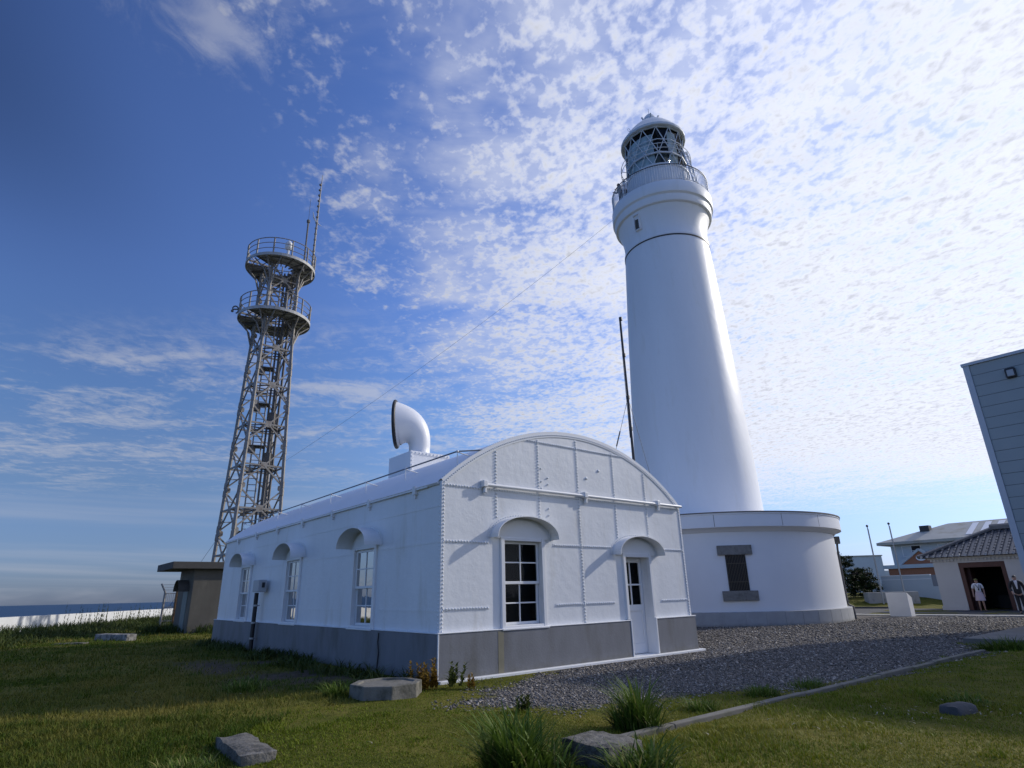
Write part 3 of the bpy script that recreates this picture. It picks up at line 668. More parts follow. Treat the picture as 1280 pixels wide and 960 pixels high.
for (x0, x1, z0, z1, d0, d1) in ((-.16,.16,22.35,23.25,2.5,2.70),):
    a = math.radians(tc); q = cyl(a, 1, 0); tn = Vector((-q.y, q.x, 0))
    def bxp(x0,x1,z0,z1,r0,r1): m.add([q*r+tn*x+Vector((0,0,z)) for r in (r0,r1) for z in (z0,z1) for x in (x0,x1)], [(0,1,3,2),(4,6,7,5),(0,4,5,1),(2,3,7,6),(0,2,6,4),(1,5,7,3)])
    bxp(x0-.05,x0,z0,z1,2.5,2.80); bxp(x1,x1+.05,z0,z1,2.5,2.80); bxp(x0-.05,x1+.05,z1,z1+.06,2.5,2.86); bxp(x0-.05,x1+.05,z0-.06,z0,2.5,2.72)
sw_ = m.build('slit_window', M_tower, light)
m = MB(); bxp(-.16,.16,22.35,23.25,2.5,2.705); m.build('window_panel', M_concdark, sw_)
# drum base
m = MB(); m.lathe([(6.24,0),(6.24,3.86)], 128); m.build('drum_wall', M_annex, light, 30)
m = MB(); m.lathe([(6.24,3.82),(6.30,3.83),(6.36,3.90),(6.50,3.97),(6.62,4.0),(6.62,4.53),(6.645,4.535),(6.645,4.60),(6.60,4.625),(3.2,4.63)], 128); par = m.build('drum_cornice', M_annex, light, 30)
m = MB(); m.lathe([(6.64,4.60),(6.675,4.60),(6.675,4.645),(6.5,4.65)], 128); m.build('coping_strip', M_galv_d, par)
for th_ in (-12, 14, 33, -38): 
    m = MB(); q = cyl(R(th_), 1, 0); t_ = Vector((-q.y,q.x,0)); a_, b_ = q*6.622-t_*.01, q*6.622+t_*.01
    m.quad(a_+Vector((0,0,4.02)), b_+Vector((0,0,4.02)), b_+Vector((0,0,4.6)), a_+Vector((0,0,4.6))); m.build('cornice_joint', M_galv_d, par)
m = MB(); nb = 48
for k in range(nb):
    a0, a1 = -math.pi/2+R(2.4)+2*math.pi*k/nb+.0013, -math.pi/2+R(2.4)+2*math.pi*(k+1)/nb-.0013
    m.lathe([(6.23,0),(6.45,0),(6.45,.545),(6.44,.556),(6.23,.56)], 3, a0=a0, a1=a1)
    for a in (a0, a1):
        p = [(6.23,0),(6.45,0),(6.45,.545),(6.23,.56)]; m.poly([(r*math.cos(a), r*math.sin(a), z) for r, z in p])
m.lathe([(6.44,0),(6.44,.54)], 96)
m.build('drum_plinth', M_ashlar, light, 20)
# drum window facing the camera side
wa = R(-5.4); q = cyl(wa, 1, 0); tn = Vector((-q.y, q.x, 0))
def wbox(x0,x1,z0,z1,r0,r1): m.add([q*r+tn*x+Vector((0,0,z)) for r in (r0,r1) for z in (z0,z1) for x in (x0,x1)], [(0,1,3,2),(4,6,7,5),(0,4,5,1),(2,3,7,6),(0,2,6,4),(1,5,7,3)])
m = MB(); wbox(-.72,.72,2.85,3.25,6.1,6.33); wl = m.build('window', M_granite, light, bevel=.015); wl['label'] = 'barred window between heavy grey stone lintel and sill'
m = MB(); wbox(-.72,.72,.99,1.39,6.1,6.35); m.build('stone_sill', M_granite, wl, bevel=.015)
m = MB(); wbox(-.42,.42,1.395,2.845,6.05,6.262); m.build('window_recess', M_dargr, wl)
m = MB()
for i in range(13): x = -.39+.78*i/12; m.bar(q*6.285+tn*x+Vector((0,0,1.39)), q*6.285+tn*x+Vector((0,0,2.85)), .013, n=6)
for z in (1.75,2.5): m.bar(q*6.285-tn*.41+Vector((0,0,z)), q*6.285+tn*.41+Vector((0,0,z)), .015)
m.build('window_bar', mat('bronze_bar', (.09,.075,.055), .6), wl)
# downpipe on the right flank of the drum
pa = R(68); q2 = cyl(pa, 1, 0); 
m = MB(); m.tube([q2*6.36+Vector((0,0,3.5)), q2*6.33+Vector((0,0,3.2)), q2*6.30+Vector((0,0,.72)), q2*6.35+Vector((0,0,.62)), q2*6.52+Vector((0,0,.55)), q2*6.53+Vector((0,0,.0))], .05, 10)
for z in (3.05,2.3,1.5,.8): m.bar(q2*6.2+Vector((0,0,z)), q2*6.4+Vector((0,0,z)), .065, .02)
dp = m.build('downpipe', M_galv_d, light, 40)
m = MB(); m.v = []; q, tn = q2, Vector((-q2.y, q2.x, 0)); wbox(-.16,.16,3.45,3.80,6.2,6.50); m.build('rain_hopper', M_granite, dp, bevel=.02)
# lantern
G16 = 14; LR = 1.95
m = MB(); m.lathe([(2.02,24.85),(2.02,26.85),(2.10,26.88),(2.10,26.98),(1.95,27.0),(1.6,27.0)], 72)
for k in range(72): a = 2*math.pi*k/72; m.bar((2.025*math.cos(a),2.025*math.sin(a),24.9),(2.025*math.cos(a),2.025*math.sin(a),26.8),.012,.016)
m.build('lantern_base', M_lantern, light, 30)
def gp_(k, z, r=LR): a = 2*math.pi*k/G16+.09; return Vector((r*math.cos(a), r*math.sin(a), z))
m = MB()
for k in range(G16):
    for z, w in ((27.03,.05),(27.93,.055),(28.97,.022),(29.97,.05)): m.bar(gp_(k,z), gp_(k+1,z), w*.8, w)
    m.bar(gp_(k,29.97), gp_(k+1,27.93,LR), .021); m.bar(gp_(k,29.97), gp_(k-1,27.93,LR), .021)
    m.bar(gp_(k,27.93), gp_(k+.5,27.03,LR*.98), .021); m.bar(gp_(k,27.93), gp_(k-.5,27.03,LR*.98), .021)
lf = m.build('lantern_frame', M_lantern, light)
m = MB()
for k in range(G16): m.quad(gp_(k,27.03,LR-.03), gp_(k+1,27.03,LR-.03), gp_(k+1,29.95,LR-.03), gp_(k,29.95,LR-.03))
m.build('lantern_glass', M_glass, light)
m = MB(); m.lathe([(1.78,27.0),(1.78,29.55)], 48, a0=AF-1.9, a1=AF+.02); m.lathe([(1.78,28.9),(1.78,29.95)], 6, a0=AF+.02, a1=AF+.0201); m.lathe([(1.78,27.0),(1.78,29.75)], 12, a0=AF+.55, a1=AF+.95)
m.build('lantern_curtain', M_curtain, light, 60)
m = MB(); m.lathe([(0,27.0),(.7,27.0),(.75,27.6),(.9,27.9),(1.0,28.4),(.9,28.9),(.6,29.3),(0,29.4)], 32); m.build('lens', mat('fresnel_lens', (.03,.045,.05), .1), light, 20)
m = MB(); m.lathe([(1.9,27.01),(0,27.01)], 36); m.build('lantern_floor', M_dargr, light)
m = MB(); m.lathe([(1.95,30.02),(0,30.05)], 36); m.build('lantern_ceiling', M_dargr, light)
m = MB(); P2 = [(1.98,29.99),(2.12,30.01),(2.15,30.05),(2.15,30.20),(2.10,30.26),(1.80,30.72),(1.42,31.20),(1.02,31.62),(.62,31.95),(.5,32.0),(.47,32.25),(.40,32.36),(.36,32.5),(.22,32.68),(.05,32.74),(0,32.74)]
m.lathe(P2, G16*2)
dm = m.build('dome_roof', M_lantern, light, 25)
m = MB(); m.bar((0,0,32.7),(0,0,33.3),.018,n=6); m.build('finial', M_lantern, dm)
for k in range(6): a = k*math.pi/3+.4; m = MB(); m.bar((.5*math.cos(a),.5*math.sin(a),32.1),(.66*math.cos(a),.66*math.sin(a),32.32),.04); m.build('vent_spout', M_lantern, dm)
for a in (R(-160), R(-20), R(70), R(160)): c = (1.78*math.cos(a),1.78*math.sin(a),30.80); m = MB(); m.tube([(c[0]+.1*math.cos(t)*math.cos(a), c[1]+.1*math.cos(t)*math.sin(a), c[2]+.14+.12*math.sin(t)) for t in np.linspace(0,2*math.pi,12)], .015, 5); m.build('lifting_ring', M_lantern, dm)
# outer lantern walkway ring and stair on the sun side
m = MB()
for z, r in ((28.0,2.28),(28.35,2.28)): m.tube([(r*math.cos(t), r*math.sin(t), z) for t in np.linspace(0,2*math.pi,49)], .022, 6)
for k in range(18): a = 2*math.pi*k/18; m.bar((2.0*math.cos(a),2.0*math.sin(a),27.93),(2.28*math.cos(a),2.28*math.sin(a),28.0),.015); m.bar((2.28*math.cos(a),2.28*math.sin(a),28.0),(2.28*math.cos(a),2.28*math.sin(a),28.35),.012)
for e in (-.2,.2): a = AF+1.05+e*.5; m.bar((2.75*math.cos(a),2.75*math.sin(a),24.9),(2.2*math.cos(a),2.2*math.sin(a),28.3),.03)
for i in range(10):
    f = i/10; r = 2.75-.55*f; z = 24.9+3.4*f; m.bar((r*math.cos(AF+.95),r*math.sin(AF+.95),z),(r*math.cos(AF+1.15),r*math.sin(AF+1.15),z),.015)
m.build('lantern_rail', M_rail, light)
m = MB(); a = AF-1.75
for z, r in ((26.2,2.35),(27.1,2.3)): m.tube([(r*math.cos(a+t), r*math.sin(a+t), z) for t in np.linspace(-.5,.5,9)], .02, 5)
for t in (-.5,-.2,.2,.5): m.bar((2.35*math.cos(a+t),2.35*math.sin(a+t),24.86),(2.3*math.cos(a+t),2.3*math.sin(a+t),27.1),.025)
m.build('lantern_ladder', M_rail, light)
m = MB(); RR = 3.06; ring_ = lambda z, r: m.tube([(r*math.cos(t), r*math.sin(t), z) for t in np.linspace(0,2*math.pi,97)], .03, 6)
ring_(26.05, RR); gr = m.build('gallery_railing', M_dark, light, 60)
m = MB(); nbal = 132
for k in range(nbal): a = 2*math.pi*k/nbal; m.bar((RR*math.cos(a),RR*math.sin(a),24.84),(RR*math.cos(a),RR*math.sin(a),26.03),.017 if k % 11 else .03,n=6)
for z in (24.98,25.9): m.tube([(RR*math.cos(t), RR*math.sin(t), z) for t in np.linspace(0,2*math.pi,97)], .018, 5)
m.build('baluster', M_rail, gr, 60)
# hatch cover leaning at the sunny side of the gallery
m = MB(); a = AF+1.15; m.lathe([(2.25,24.86),(2.35,25.4),(2.3,25.9),(2.1,26.1)], 8, a0=a-.22, a1=a+.05); m.build('gallery_hatch', M_rail, light)

# ------------------------------------------------------------------ radio tower
TX, TY = -16.94, 38.43
tower = thing('radio_tower', (TX, TY, 0), 'grey steel lattice radio tower with two round railed platforms', 'tower')
rh = Vector((.915,.403,0)); nh = Vector((.403,-.915,0)); PHI = R(25.6)
CD = [rh*-math.cos(PHI)-nh*math.sin(PHI), rh*-math.sin(PHI)+nh*math.cos(PHI), rh*math.cos(PHI)+nh*math.sin(PHI), rh*math.sin(PHI)-nh*math.cos(PHI)]
def TR(z): return 2.17-.0382*min(z, 19.7) + (.0 if z < 19.7 else -.010*(z-19.7))
def leg(k, z, f=1.): d = CD[k]*TR(z)*f; return Vector((d.x, d.y, z))
PH = 2.75; zs = [i*PH for i in range(9)]+[24.4]
for k in range(4):
    m = MB()
    for a, b in zip(zs[:-1], zs[1:]):
        m.bar(leg(k,a), leg(k,b), .085)
        for s in np.linspace(.1,.9,1): pass
    for z in zs[1:-1]: 
        for dz in (-.25,.25): m.bar(leg(k,z+dz-.2), leg(k,z+dz+.2), .105)
    m.build('leg', M_galv, tower)
for k in range(4):
    m = MB(); k2 = (k+1) % 4
    for a, b in zip(zs[:-1], zs[1:]):
        c = (leg(k,(a+b)/2)+leg(k2,(a+b)/2))/2; zc_ = (a+b)/2
        for p in (leg(k,a+.15), leg(k2,a+.15), leg(k,b-.15), leg(k2,b-.15)): m.bar(p, c, .035, .045)
        m.bar(leg(k,zc_), leg(k2,zc_), .035, .05)
        e = (leg(k2,zc_)-leg(k,zc_)).normalized(); n_ = e.cross(Vector((0,0,1)))
        m.add([c+e*x*.21+Vector((0,0,z*.21))+n_*d for d in (-.03,.03) for x, z in ((-1,-.5),(-.5,-1),(.5,-1),(1,-.5),(1,.5),(.5,1),(-.5,1),(-1,.5))], [tuple(range(7,-1,-1)), tuple(range(8,16))]+[(i,(i+1)%8,8+(i+1)%8,8+i) for i in range(8)])
        # short secondary members
        for p, q in ((leg(k,(a+zc_)/2), (leg(k,a+.15)+c)/2), (leg(k2,(a+zc_)/2), (leg(k2,a+.15)+c)/2), (leg(k,(b+zc_)/2), (leg(k,b-.15)+c)/2), (leg(k2,(b+zc_)/2), (leg(k2,b-.15)+c)/2)): m.bar(p, q, .024)
        for p, u_ in ((leg(k,b), e), (leg(k2,b), -e)):
            m.add([p+u_*x+Vector((0,0,z))+n_*d for d in (-.03,.03) for x, z in ((.0,-.3),(.28,-.12),(.28,.12),(.0,.3))], [(3,2,1,0),(4,5,6,7),(0,1,5,4),(1,2,6,5),(2,3,7,6),(3,0,4,7)])
    m.build('cross_bracing', M_galv, tower)
for z in zs[1:9]:
    m = MB(); zc_ = z-PH/2
    for q in (zc_,):
        m.bar((leg(0,q)+leg(1,q))/2, (leg(2,q)+leg(3,q))/2, .035); m.bar((leg(1,q)+leg(2,q))/2, (leg(3,q)+leg(0,q))/2, .035)
        for k in range(4): m.bar((leg(k,q)+leg((k+1)%4,q))/2, (leg((k+1)%4,q)+leg((k+2)%4,q))/2, .03)
    m.build('plan_bracing', M_galv_d, tower)
# ladder with rungs, cable tray and small rest landings
lx = rh*-.15+nh*.35
m = MB()
for e in (-.26,.26): m.bar(lx+rh*e+Vector((0,0,.2)), lx+rh*e+Vector((0,0,24.6)), .035)
for z in np.arange(.5,24.5,.4): m.bar(lx-rh*.26+Vector((0,0,z)), lx+rh*.26+Vector((0,0,z)), .022)
m.build('ladder', M_galv, tower)
m = MB(); tx = rh*.62-nh*.1
m.bar(tx+Vector((0,0,0)), tx+Vector((0,0,24.3)), .13, .09); m.bar(tx+rh*.34+Vector((0,0,0)), tx+rh*.34+Vector((0,0,24.3)), .06); m.bar(tx-rh*.3+Vector((0,0,0)), tx-rh*.3+Vector((0,0,24.3)), .05)
for z in (9.6, 12.4): m.bar(tx+Vector((0,0,z)), tx+Vector((0,0,z+1.1)), .24, .2)
m.build('cable_tray', M_galv_d, tower)
for z in (5.5, 11., 13.9, 16.5):
    m = MB(); c = lx+rh*.1; m.add([c+rh*x+nh*y+Vector((0,0,z+dz)) for dz in (0,.06) for x, y in ((-.7,-.55),(.35,-.55),(.35,.3),(-.7,.3))], [(3,2,1,0),(4,5,6,7),(0,1,5,4),(1,2,6,5),(2,3,7,6),(3,0,4,7)])
    m.bar(c-rh*.4+Vector((0,0,z-.45)), c-rh*.4+Vector((0,0,z)), .22, .18); m.build('rest_landing', M_galv_d, tower)
def platform(z, rad, label, hole):
    m = MB(); n = 48
    m.lathe([(rad,z-.16),(rad+.02,z-.16),(rad+.02,z+.06),(rad-.04,z+.06),(rad-.04,z-.16),(rad,z-.16)], n)
    t0 = math.atan2(rh.y, rh.x)+math.pi
    segs = [(t0+.75, t0+2*math.pi+.1)]
    m.lathe([(.9,z),(rad-.03,z)], n, a0=segs[0][0], a1=segs[0][1]); m.lathe([(.9,z-.03),(rad-.03,z-.03)], n, a0=segs[0][0], a1=segs[0][1])
    deck = m.build('platform', M_deck, tower)
    deck['label'] = label
    m = MB()
    for k in range(16):
        a = 2*math.pi*k/16; d = Vector((math.cos(a), math.sin(a), 0)); m.bar(d*.75+Vector((0,0,z-.09)), d*(rad-.02)+Vector((0,0,z-.09)), .035, .06)
    for rr in (rad*.55, rad*.8): m.tube([(rr*math.cos(t), rr*math.sin(t), z-.09) for t in np.linspace(0,2*math.pi,33)], .04, 4)
    for k in range(4):
        for off in (-.42, 0, .42):
            a = math.atan2(CD[k].y, CD[k].x)+off; d = Vector((math.cos(a), math.sin(a), 0)); p0 = leg(k, z-2.1)
            mid = (p0+d*(rad-.1)+Vector((0,0,z)))/2; mid = Vector((mid.x*.93, mid.y*.93, p0.z+1.25))
            m.tube([p0, mid, d*(rad-.08)+Vector((0,0,z-.2))], .05, 5)
            if off == 0: m.bar(leg(k,z-.15), d*(rad-.05)+Vector((0,0,z-.15)), .05, .09)
    m.build('bracket', M_galv, deck)
    m = MB(); H = 1.24
    for h in (.42,.84,H): m.tube([((rad-.02)*math.cos(t), (rad-.02)*math.sin(t), z+h) for t in np.linspace(0,2*math.pi,49)], .034 if h == H else .026, 5)
    for k in range(12): a = 2*math.pi*k/12+.15; m.bar(((rad-.02)*math.cos(a),(rad-.02)*math.sin(a),z),((rad-.02)*math.cos(a),(rad-.02)*math.sin(a),z+H),.042)
    m.build('railing', M_galv, deck)
platform(20.3, 2.42, 'lower round platform with three railing hoops', False)
platform(24.5, 2.40, 'upper round platform carrying the aerials', True)
m = MB(); p = rh*2.12+nh*.9; m.tube([p+Vector((0,0,23.6)), p+Vector((0,0,27.5)), p+rh*.05+Vector((0,0,31.5)), p+rh*.08+Vector((0,0,33.0))], [.085,.075,.05,.02], 8)
for z in np.arange(25,32.5,.5): m.bar(p+Vector((0,0,z)), p+Vector((0,0,z+.1)), .10, n=8)
ma = m.build('antenna_mast', M_galv, tower)
m = MB(); m.tube([p-rh*.35+nh*.1+Vector((0,0,29.4)), p-rh*.25+nh*.1+Vector((0,0,28.9)), p+Vector((0,0,28.55)), p+rh*.35+Vector((0,0,28.35))], [.02,.06,.06,.02], 6); m.build('bird_deterrent', M_rail, ma, 60)
m = MB(); p = rh*1.50+nh*1.4; m.bar(p+Vector((0,0,23.9)), p+Vector((0,0,28.2)), .06, n=8); m.bar(p+Vector((0,0,28.1)), p+Vector((0,0,28.3)), .12, n=8); m.bar(p+Vector((0,0,28.3)), p+Vector((0,0,30.2)), .014, n=5)
m.build('whip_antenna', M_galv_d, tower)
m = MB(); p = rh*.35+nh*1.0; m.bar(p+Vector((0,0,24.5)), p+Vector((0,0,25.7)), .09, n=8); m.lathe([(.0,25.65),(.16,25.7),(.27,25.85),(.27,26.0),(.22,26.05),(.25,26.1),(.25,26.22),(.12,26.42),(0,26.45)], 16, c=(p.x,p.y)); m.build('beacon_lamp', M_rail, tower, 40)
m = MB(); p = rh*-2.36+nh*.3; m.tube([p+Vector((0,0,20.7))]+[p-rh*(.24+.20*math.cos(t))+Vector((0,0,20.62+.28*math.sin(t))) for t in np.linspace(0,4.4,10)], .05, 6); m.ball(p-rh*.42+Vector((0,0,20.5)), .10, 8, 6); m.build('lamp_arm', M_galv_d, tower, 60)

# cables
def sag(p, q, s, n=24): 
    p, q = Vector(p), Vector(q); return [p.lerp(q, i/n)-Vector((0,0,4*s*(i/n)*(1-i/n))) for i in range(n+1)]
m = MB(); m.tube(sag((7.0,33.2,24.6), (-15.25,38.9,10.2), .5), .0075, 4); tag(m.build('overhead_cable', M_wire), 'thin cable sloping from the lighthouse gallery down to the lattice tower', 'cable')
m = MB(); e = leg(0,5.2); m.tube(sag((TX+e.x,TY+e.y,5.2), (TX+e.x-3.0,TY+e.y-.2,.0), .03), .010, 4); tag(m.build('guy_wire', M_wire), 'thin guy wire from the lattice tower down behind the concrete hut', 'wire')
# dark whip mast beside the lighthouse
mx_, my_ = 5.33, 26.0
mast = thing('steel_mast', (mx_, my_, 0), 'slim dark steel mast with guy wires just left of the lighthouse', 'mast')
m = MB(); m.tube([(0,0,0),(0,0,6),(0,0,10),(-.02,0,14.0)], [.072,.065,.052,.04], 8); m.build('pole', M_dark, mast, 40)
m = MB()
for z in (13.9,12.0,9.9,8.4): m.bar((0,0,z-.08),(0,0,z+.08),.085,n=8)
m.bar((-.07,0,8.0),(-.07,0,13.9),.01,n=4); m.build('pole_band', M_dark, mast)
m = MB(); m.tube(sag((0,0,9.9),(-2.9,1.0,.2),.03), .010, 4); m.bar(Vector((0,0,9.9)).lerp(Vector((-2.9,1.0,.2)),.16), Vector((0,0,9.9)).lerp(Vector((-2.9,1.0,.2)),.23), .03, n=6); m.tube(sag((0,0,9.9),(2.4,2.2,.2),.03), .010, 4); m.build('guy_wire', M_wire, mast)

# ------------------------------------------------------------------ concrete hut, fence and sea wall on the left
hut = thing('concrete_hut', (-16.15, 31.05, 0), 'small stained grey concrete hut with flat overhanging roof and arched door hood', 'hut', TH)
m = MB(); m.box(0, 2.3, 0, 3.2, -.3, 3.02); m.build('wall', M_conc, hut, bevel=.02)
m = MB(); m.box(-1.08, 2.55, -.28, 3.7, 3.02, 3.36); m.build('roof', M_concdark, hut, bevel=.02)
m = MB(); m.box(-.03, 0.01, .75, 1.75, .02, 1.95); m.build('door', mat('faded_green_door', (.16,.19,.18), .7, .1, 3.), hut)
m = MB(); n = 16
for i in range(n):
    a, b = math.pi*(1-i/n), math.pi*(1-(i+1)/n); f = lambda t, x, e=0: (x, 1.25+(.62+e)*math.cos(t), 1.98+(.52+e)*math.sin(t))
    m.quad(f(a,-.5),f(b,-.5),f(b,0),f(a,0)); m.quad(f(a,-.5,.03),f(b,-.5,.03),f(b,0,.03),f(a,0,.03)); m.quad(f(a,-.5),f(b,-.5),f(b,-.5,.03),f(a,-.5,.03))
m.build('door_hood', M_concdark, hut, 40)
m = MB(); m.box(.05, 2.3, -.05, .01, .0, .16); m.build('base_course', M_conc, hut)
fence = thing('security_fence', (-20.6, 36.6, 0), 'rusty barbed security fence posts standing beside the concrete hut', 'fence')
for i, (x, y, lean) in enumerate(((0,0,-.22),(.48,.4,0),(.98,.82,.22))):
    m = MB(); m.bar((x,y,-.4),(x,y,2.05),.045); m.bar((x,y,2.02),(x+lean*1.2,y+lean*.2,2.5),.04); m.build('post', M_rust if i == 1 else M_galv, fence)
m = MB()
for z in (1.95,1.2,.45): m.bar((0,0,z),(.98,.82,z),.02,n=4)
for k in range(15): x = .98*k/14; m.bar((x,x*.836,.1),(x,x*.836,1.95),.006,n=4)
for z in (2.15,2.3,2.45): m.tube([(-.26*(z-2.02)/.48,0,z),(.48,.4,z),(.98+.26*(z-2.02)/.48,.82,z)], .008, 4)
m.build('fence_wire', M_galv, fence)
wa_, wb_ = WALLP-WALLD*28, WALLP+WALLD*42; pn = np.array((-WALLD[1], WALLD[0]))
m = MB(); q = [wa_, wb_, wb_+pn*.22, wa_+pn*.22]; NS = 28
for i in range(NS):
    a, b = wa_+(wb_-wa_)*i/NS, wa_+(wb_-wa_)*(i+1)/NS; a2, b2 = a+pn*.22, b+pn*.22; zt = .95
    m.quad((*a,-.9),(*b,-.9),(*b,zt),(*a,zt)); m.quad((*a2,-.9),(*b2,-.9),(*b2,zt),(*a2,zt)); m.quad((*a,zt),(*b,zt),(*b2,zt),(*a2,zt))
bw = m.build('boundary_wall', mat('white_sea_wall', (.62,.63,.63), .8, .1, .9, .2, 12., c2=(.45,.45,.42), mask=(.55,.78), mscale=1.2)); tag(bw, 'long low white boundary wall between the weeds and the sea', 'wall')

# meter box on a dark conduit against the long wall
mp = house.matrix_world
def H2W(s, t, z): v_ = A0+EX*s+EY*t; return (v_.x, v_.y, z)
meter = thing('meter_post', H2W(-.22, 10.42, 0), 'grey meter box on a black conduit post beside the far side window', 'meter box', TH)
m = MB(); m.bar((0,0,-.1),(0,0,1.70),.065,n=10)
pz = m.build('conduit', M_black, meter, 50)
for z in (.35,.8,1.3): m = MB(); m.bar((0,0,z),(0,0,z+.05),.075,n=10); m.bar((0,0,z+.02),(.13,0,z+.02),.02); m.build('clamp', M_pole, pz)
m = MB(); m.box(-.13,.12,-.50,.05,1.72,2.08); m.build('meter_box', mat('grey_box', (.42,.43,.44), .5), meter, bevel=.02)
m = MB(); m.box(-.02,.06,-.53,-.50,1.85,2.0); m.build('inspection_window', M_dark, meter)

# ------------------------------------------------------------------ kerb, apron, path (right)
def strip(name, pts, w, z0, z1, m_, kind='structure', bevel=.012):
    mb = MB()
    for (a, b) in zip(pts[:-1], pts[1:]):
        a, b = Vector((*a,0)), Vector((*b,0)); d = (b-a).normalized(); n_ = Vector((-d.y,d.x,0))*w/2; L_ = (b-a).length; k = max(1, int(L_/1.0))
        for i in range(k):
            p, q = a+d*(L_*i/k+.004), a+d*(L_*(i+1)/k-.004); j = random.uniform(-.008,.008)
            mb.add([p-n_+Vector((0,0,z0)),q-n_+Vector((0,0,z0)),q+n_+Vector((0,0,z0)),p+n_+Vector((0,0,z0)),p-n_+Vector((0,0,z1+j)),q-n_+Vector((0,0,z1+j)),q+n_+Vector((0,0,z1+j)),p+n_+Vector((0,0,z1+j))],
              [(0,3,2,1),(4,5,6,7),(0,1,5,4),(1,2,6,5),(2,3,7,6),(3,0,4,7)])
    o = mb.build(name, m_, bevel=bevel); o['kind'] = kind; return o
strip('kerb', [(.95,7.05),(1.72,7.67),(3.17,8.84),(4.98,10.28),(7.23,12.1),(10.6,14.85)], .11, -.1, .06, M_kerb)
c0 = Vector((11.65,16.95,0)); e1, e2 = EX, -EY
m = MB()
for i in range(4):
    for j in range(6):
        p = c0+e1*(1.55*i)+e2*(1.5*j); a, b = e1*1.544, e2*1.494
        m.add([p+Vector((0,0,-.2)),p+a+Vector((0,0,-.2)),p+a+b+Vector((0,0,-.2)),p+b+Vector((0,0,-.2)),p+Vector((0,0,.13)),p+a+Vector((0,0,.13)),p+a+b+Vector((0,0,.13)),p+b+Vector((0,0,.13))],[(0,1,2,3),(4,7,6,5),(0,4,5,1),(1,5,6,2),(2,6,7,3),(3,7,4,0)])
struct(m.build('pavement', M_slab, bevel=.012))
strip('path_kerb', [(13.0,39.6),(18.2,33.65),(22.75,28.45),(29,21.3)], .8, -.1, .055, M_concpale)
strip('path_kerb', [(17.2,43.4),(22.4,43.95),(25.3,41.2)], .25, -.1, .11, M_stonedark)
asph = mat('dark_asphalt', (.045,.045,.047), .9, .15, 3., .3, 60., bdist=.005)
m = MB(); m.poly([(13.8,39.4,.012),(18.7,33.7,.012),(23.2,28.7,.012),(34,16.5,.012),(60,30,.012),(36,38.5,.012),(25.2,41.0,.012),(22.4,43.8,.012),(17.3,43.2,.012)]); struct(m.build('pavement_asphalt', asph))

# white information plinth
lect = thing('information_plinth', (18.5, 31.7, 0), 'plain white slant-topped information stand on the gravel', 'sign stand', TH)
m = MB(); prof = [(0,0),(.55,0),(.55,.88),(0,1.12)]
m.add([(x,y,z) for y in (0,-.95) for x, z in prof], [(0,1,2,3),(7,6,5,4),(0,4,5,1),(1,5,6,2),(2,6,7,3),(3,7,4,0)])
m.build('body', mat('white_stand', (.66,.655,.64), .6, .05, 3.), lect, bevel=.012)
m = MB(); s_ = (.88-1.12)/.55
m.add([(x,y,1.12+s_*x+.004) for x, y in ((.05,-.06),(.5,-.06),(.5,-.89),(.05,-.89))], [(0,1,2,3)]); m.build('panel', mat('dark_panel', (.10,.11,.12), .4), lect)

# ------------------------------------------------------------------ stone blocks and the concrete cover
def block(name, c, ang, l, w, h, m_, label, cat, cut=.03, rough=.014, z0=-.08):
    n1, n2, n3 = 9, 5, 3; me_ = MB(); rr = random.Random(int(c[0]*100)); pts = {}
    for i in range(n1+1):
        for j in range(n2+1):
            for k in range(n3+1):
                if 0 < i < n1 and 0 < j < n2 and 0 < k < n3: continue
                p = Vector(((i/n1-.5)*l, (j/n2-.5)*w, z0+(h-z0)*k/n3)); nn = mnoise.noise_vector(p*5+Vector((c[0]*7,0,0)))*rough*1.6 + mnoise.noise_vector(p*14)*rough*.7
                ed = (i in (0,n1))+(j in (0,n2))+(k == n3)
                if ed >= 2: nn -= Vector((p.x/l,p.y/w,.4))*cut*(.5+rr.random()*.7)
                pts[i,j,k] = len(me_.v); me_.v.append(tuple(p+nn))
    def fc(a,b,c_,d):
        if all(q in pts for q in (a,b,c_,d)): me_.f.append((pts[a],pts[b],pts[c_],pts[d]))
    for i in range(n1):
        for j in range(n2): fc((i,j,n3),(i+1,j,n3),(i+1,j+1,n3),(i,j+1,n3))
        for k in range(n3): fc((i,0,k),(i+1,0,k),(i+1,0,k+1),(i,0,k+1)); fc((i,n2,k),(i,n2,k+1),(i+1,n2,k+1),(i+1,n2,k))
    for j in range(n2):
        for k in range(n3): fc((0,j,k),(0,j,k+1),(0,j+1,k+1),(0,j+1,k)); fc((n1,j,k),(n1,j+1,k),(n1,j+1,k+1),(n1,j,k+1))
    o = me_.build(name, m_, smooth=45); o.location = (c[0], c[1], float(ground_z(c[0],c[1]))); o.rotation_euler.z = ang; tag(o, label, cat, 'stone blocks lying in the grass'); return o
block('stone_block', (-2.87,7.05), math.atan2(-.8,.6), 1.15, .36, .095, M_stone, 'flat grey stone slab lying in the sunlit grass in front of the long side wall', 'stone block')
block('stone_block', (.72,6.1), math.atan2(-.74,.67), .60, .46, .185, M_stone, 'chunky rough stone block half hidden by a big clump of long grass', 'stone block')
block('stone_block', (5.2,7.95), .35, .36, .24, .10, M_stonedark, 'small dark stone half sunk in the shaded lawn right of the kerb', 'stone block')
block('stone_block', (-17.0,27.0), math.atan2(-.5,1), 2.2, .45, .24, M_stonewhite, 'long whitewashed stone block in the grass near the concrete hut', 'stone block', .03)
block('stone_block', (-17.6,25.2), .2, 1.1, .5, .05, M_stone, 'thin flat grey slab in the grass before the whitewashed block', 'stone block', .02)
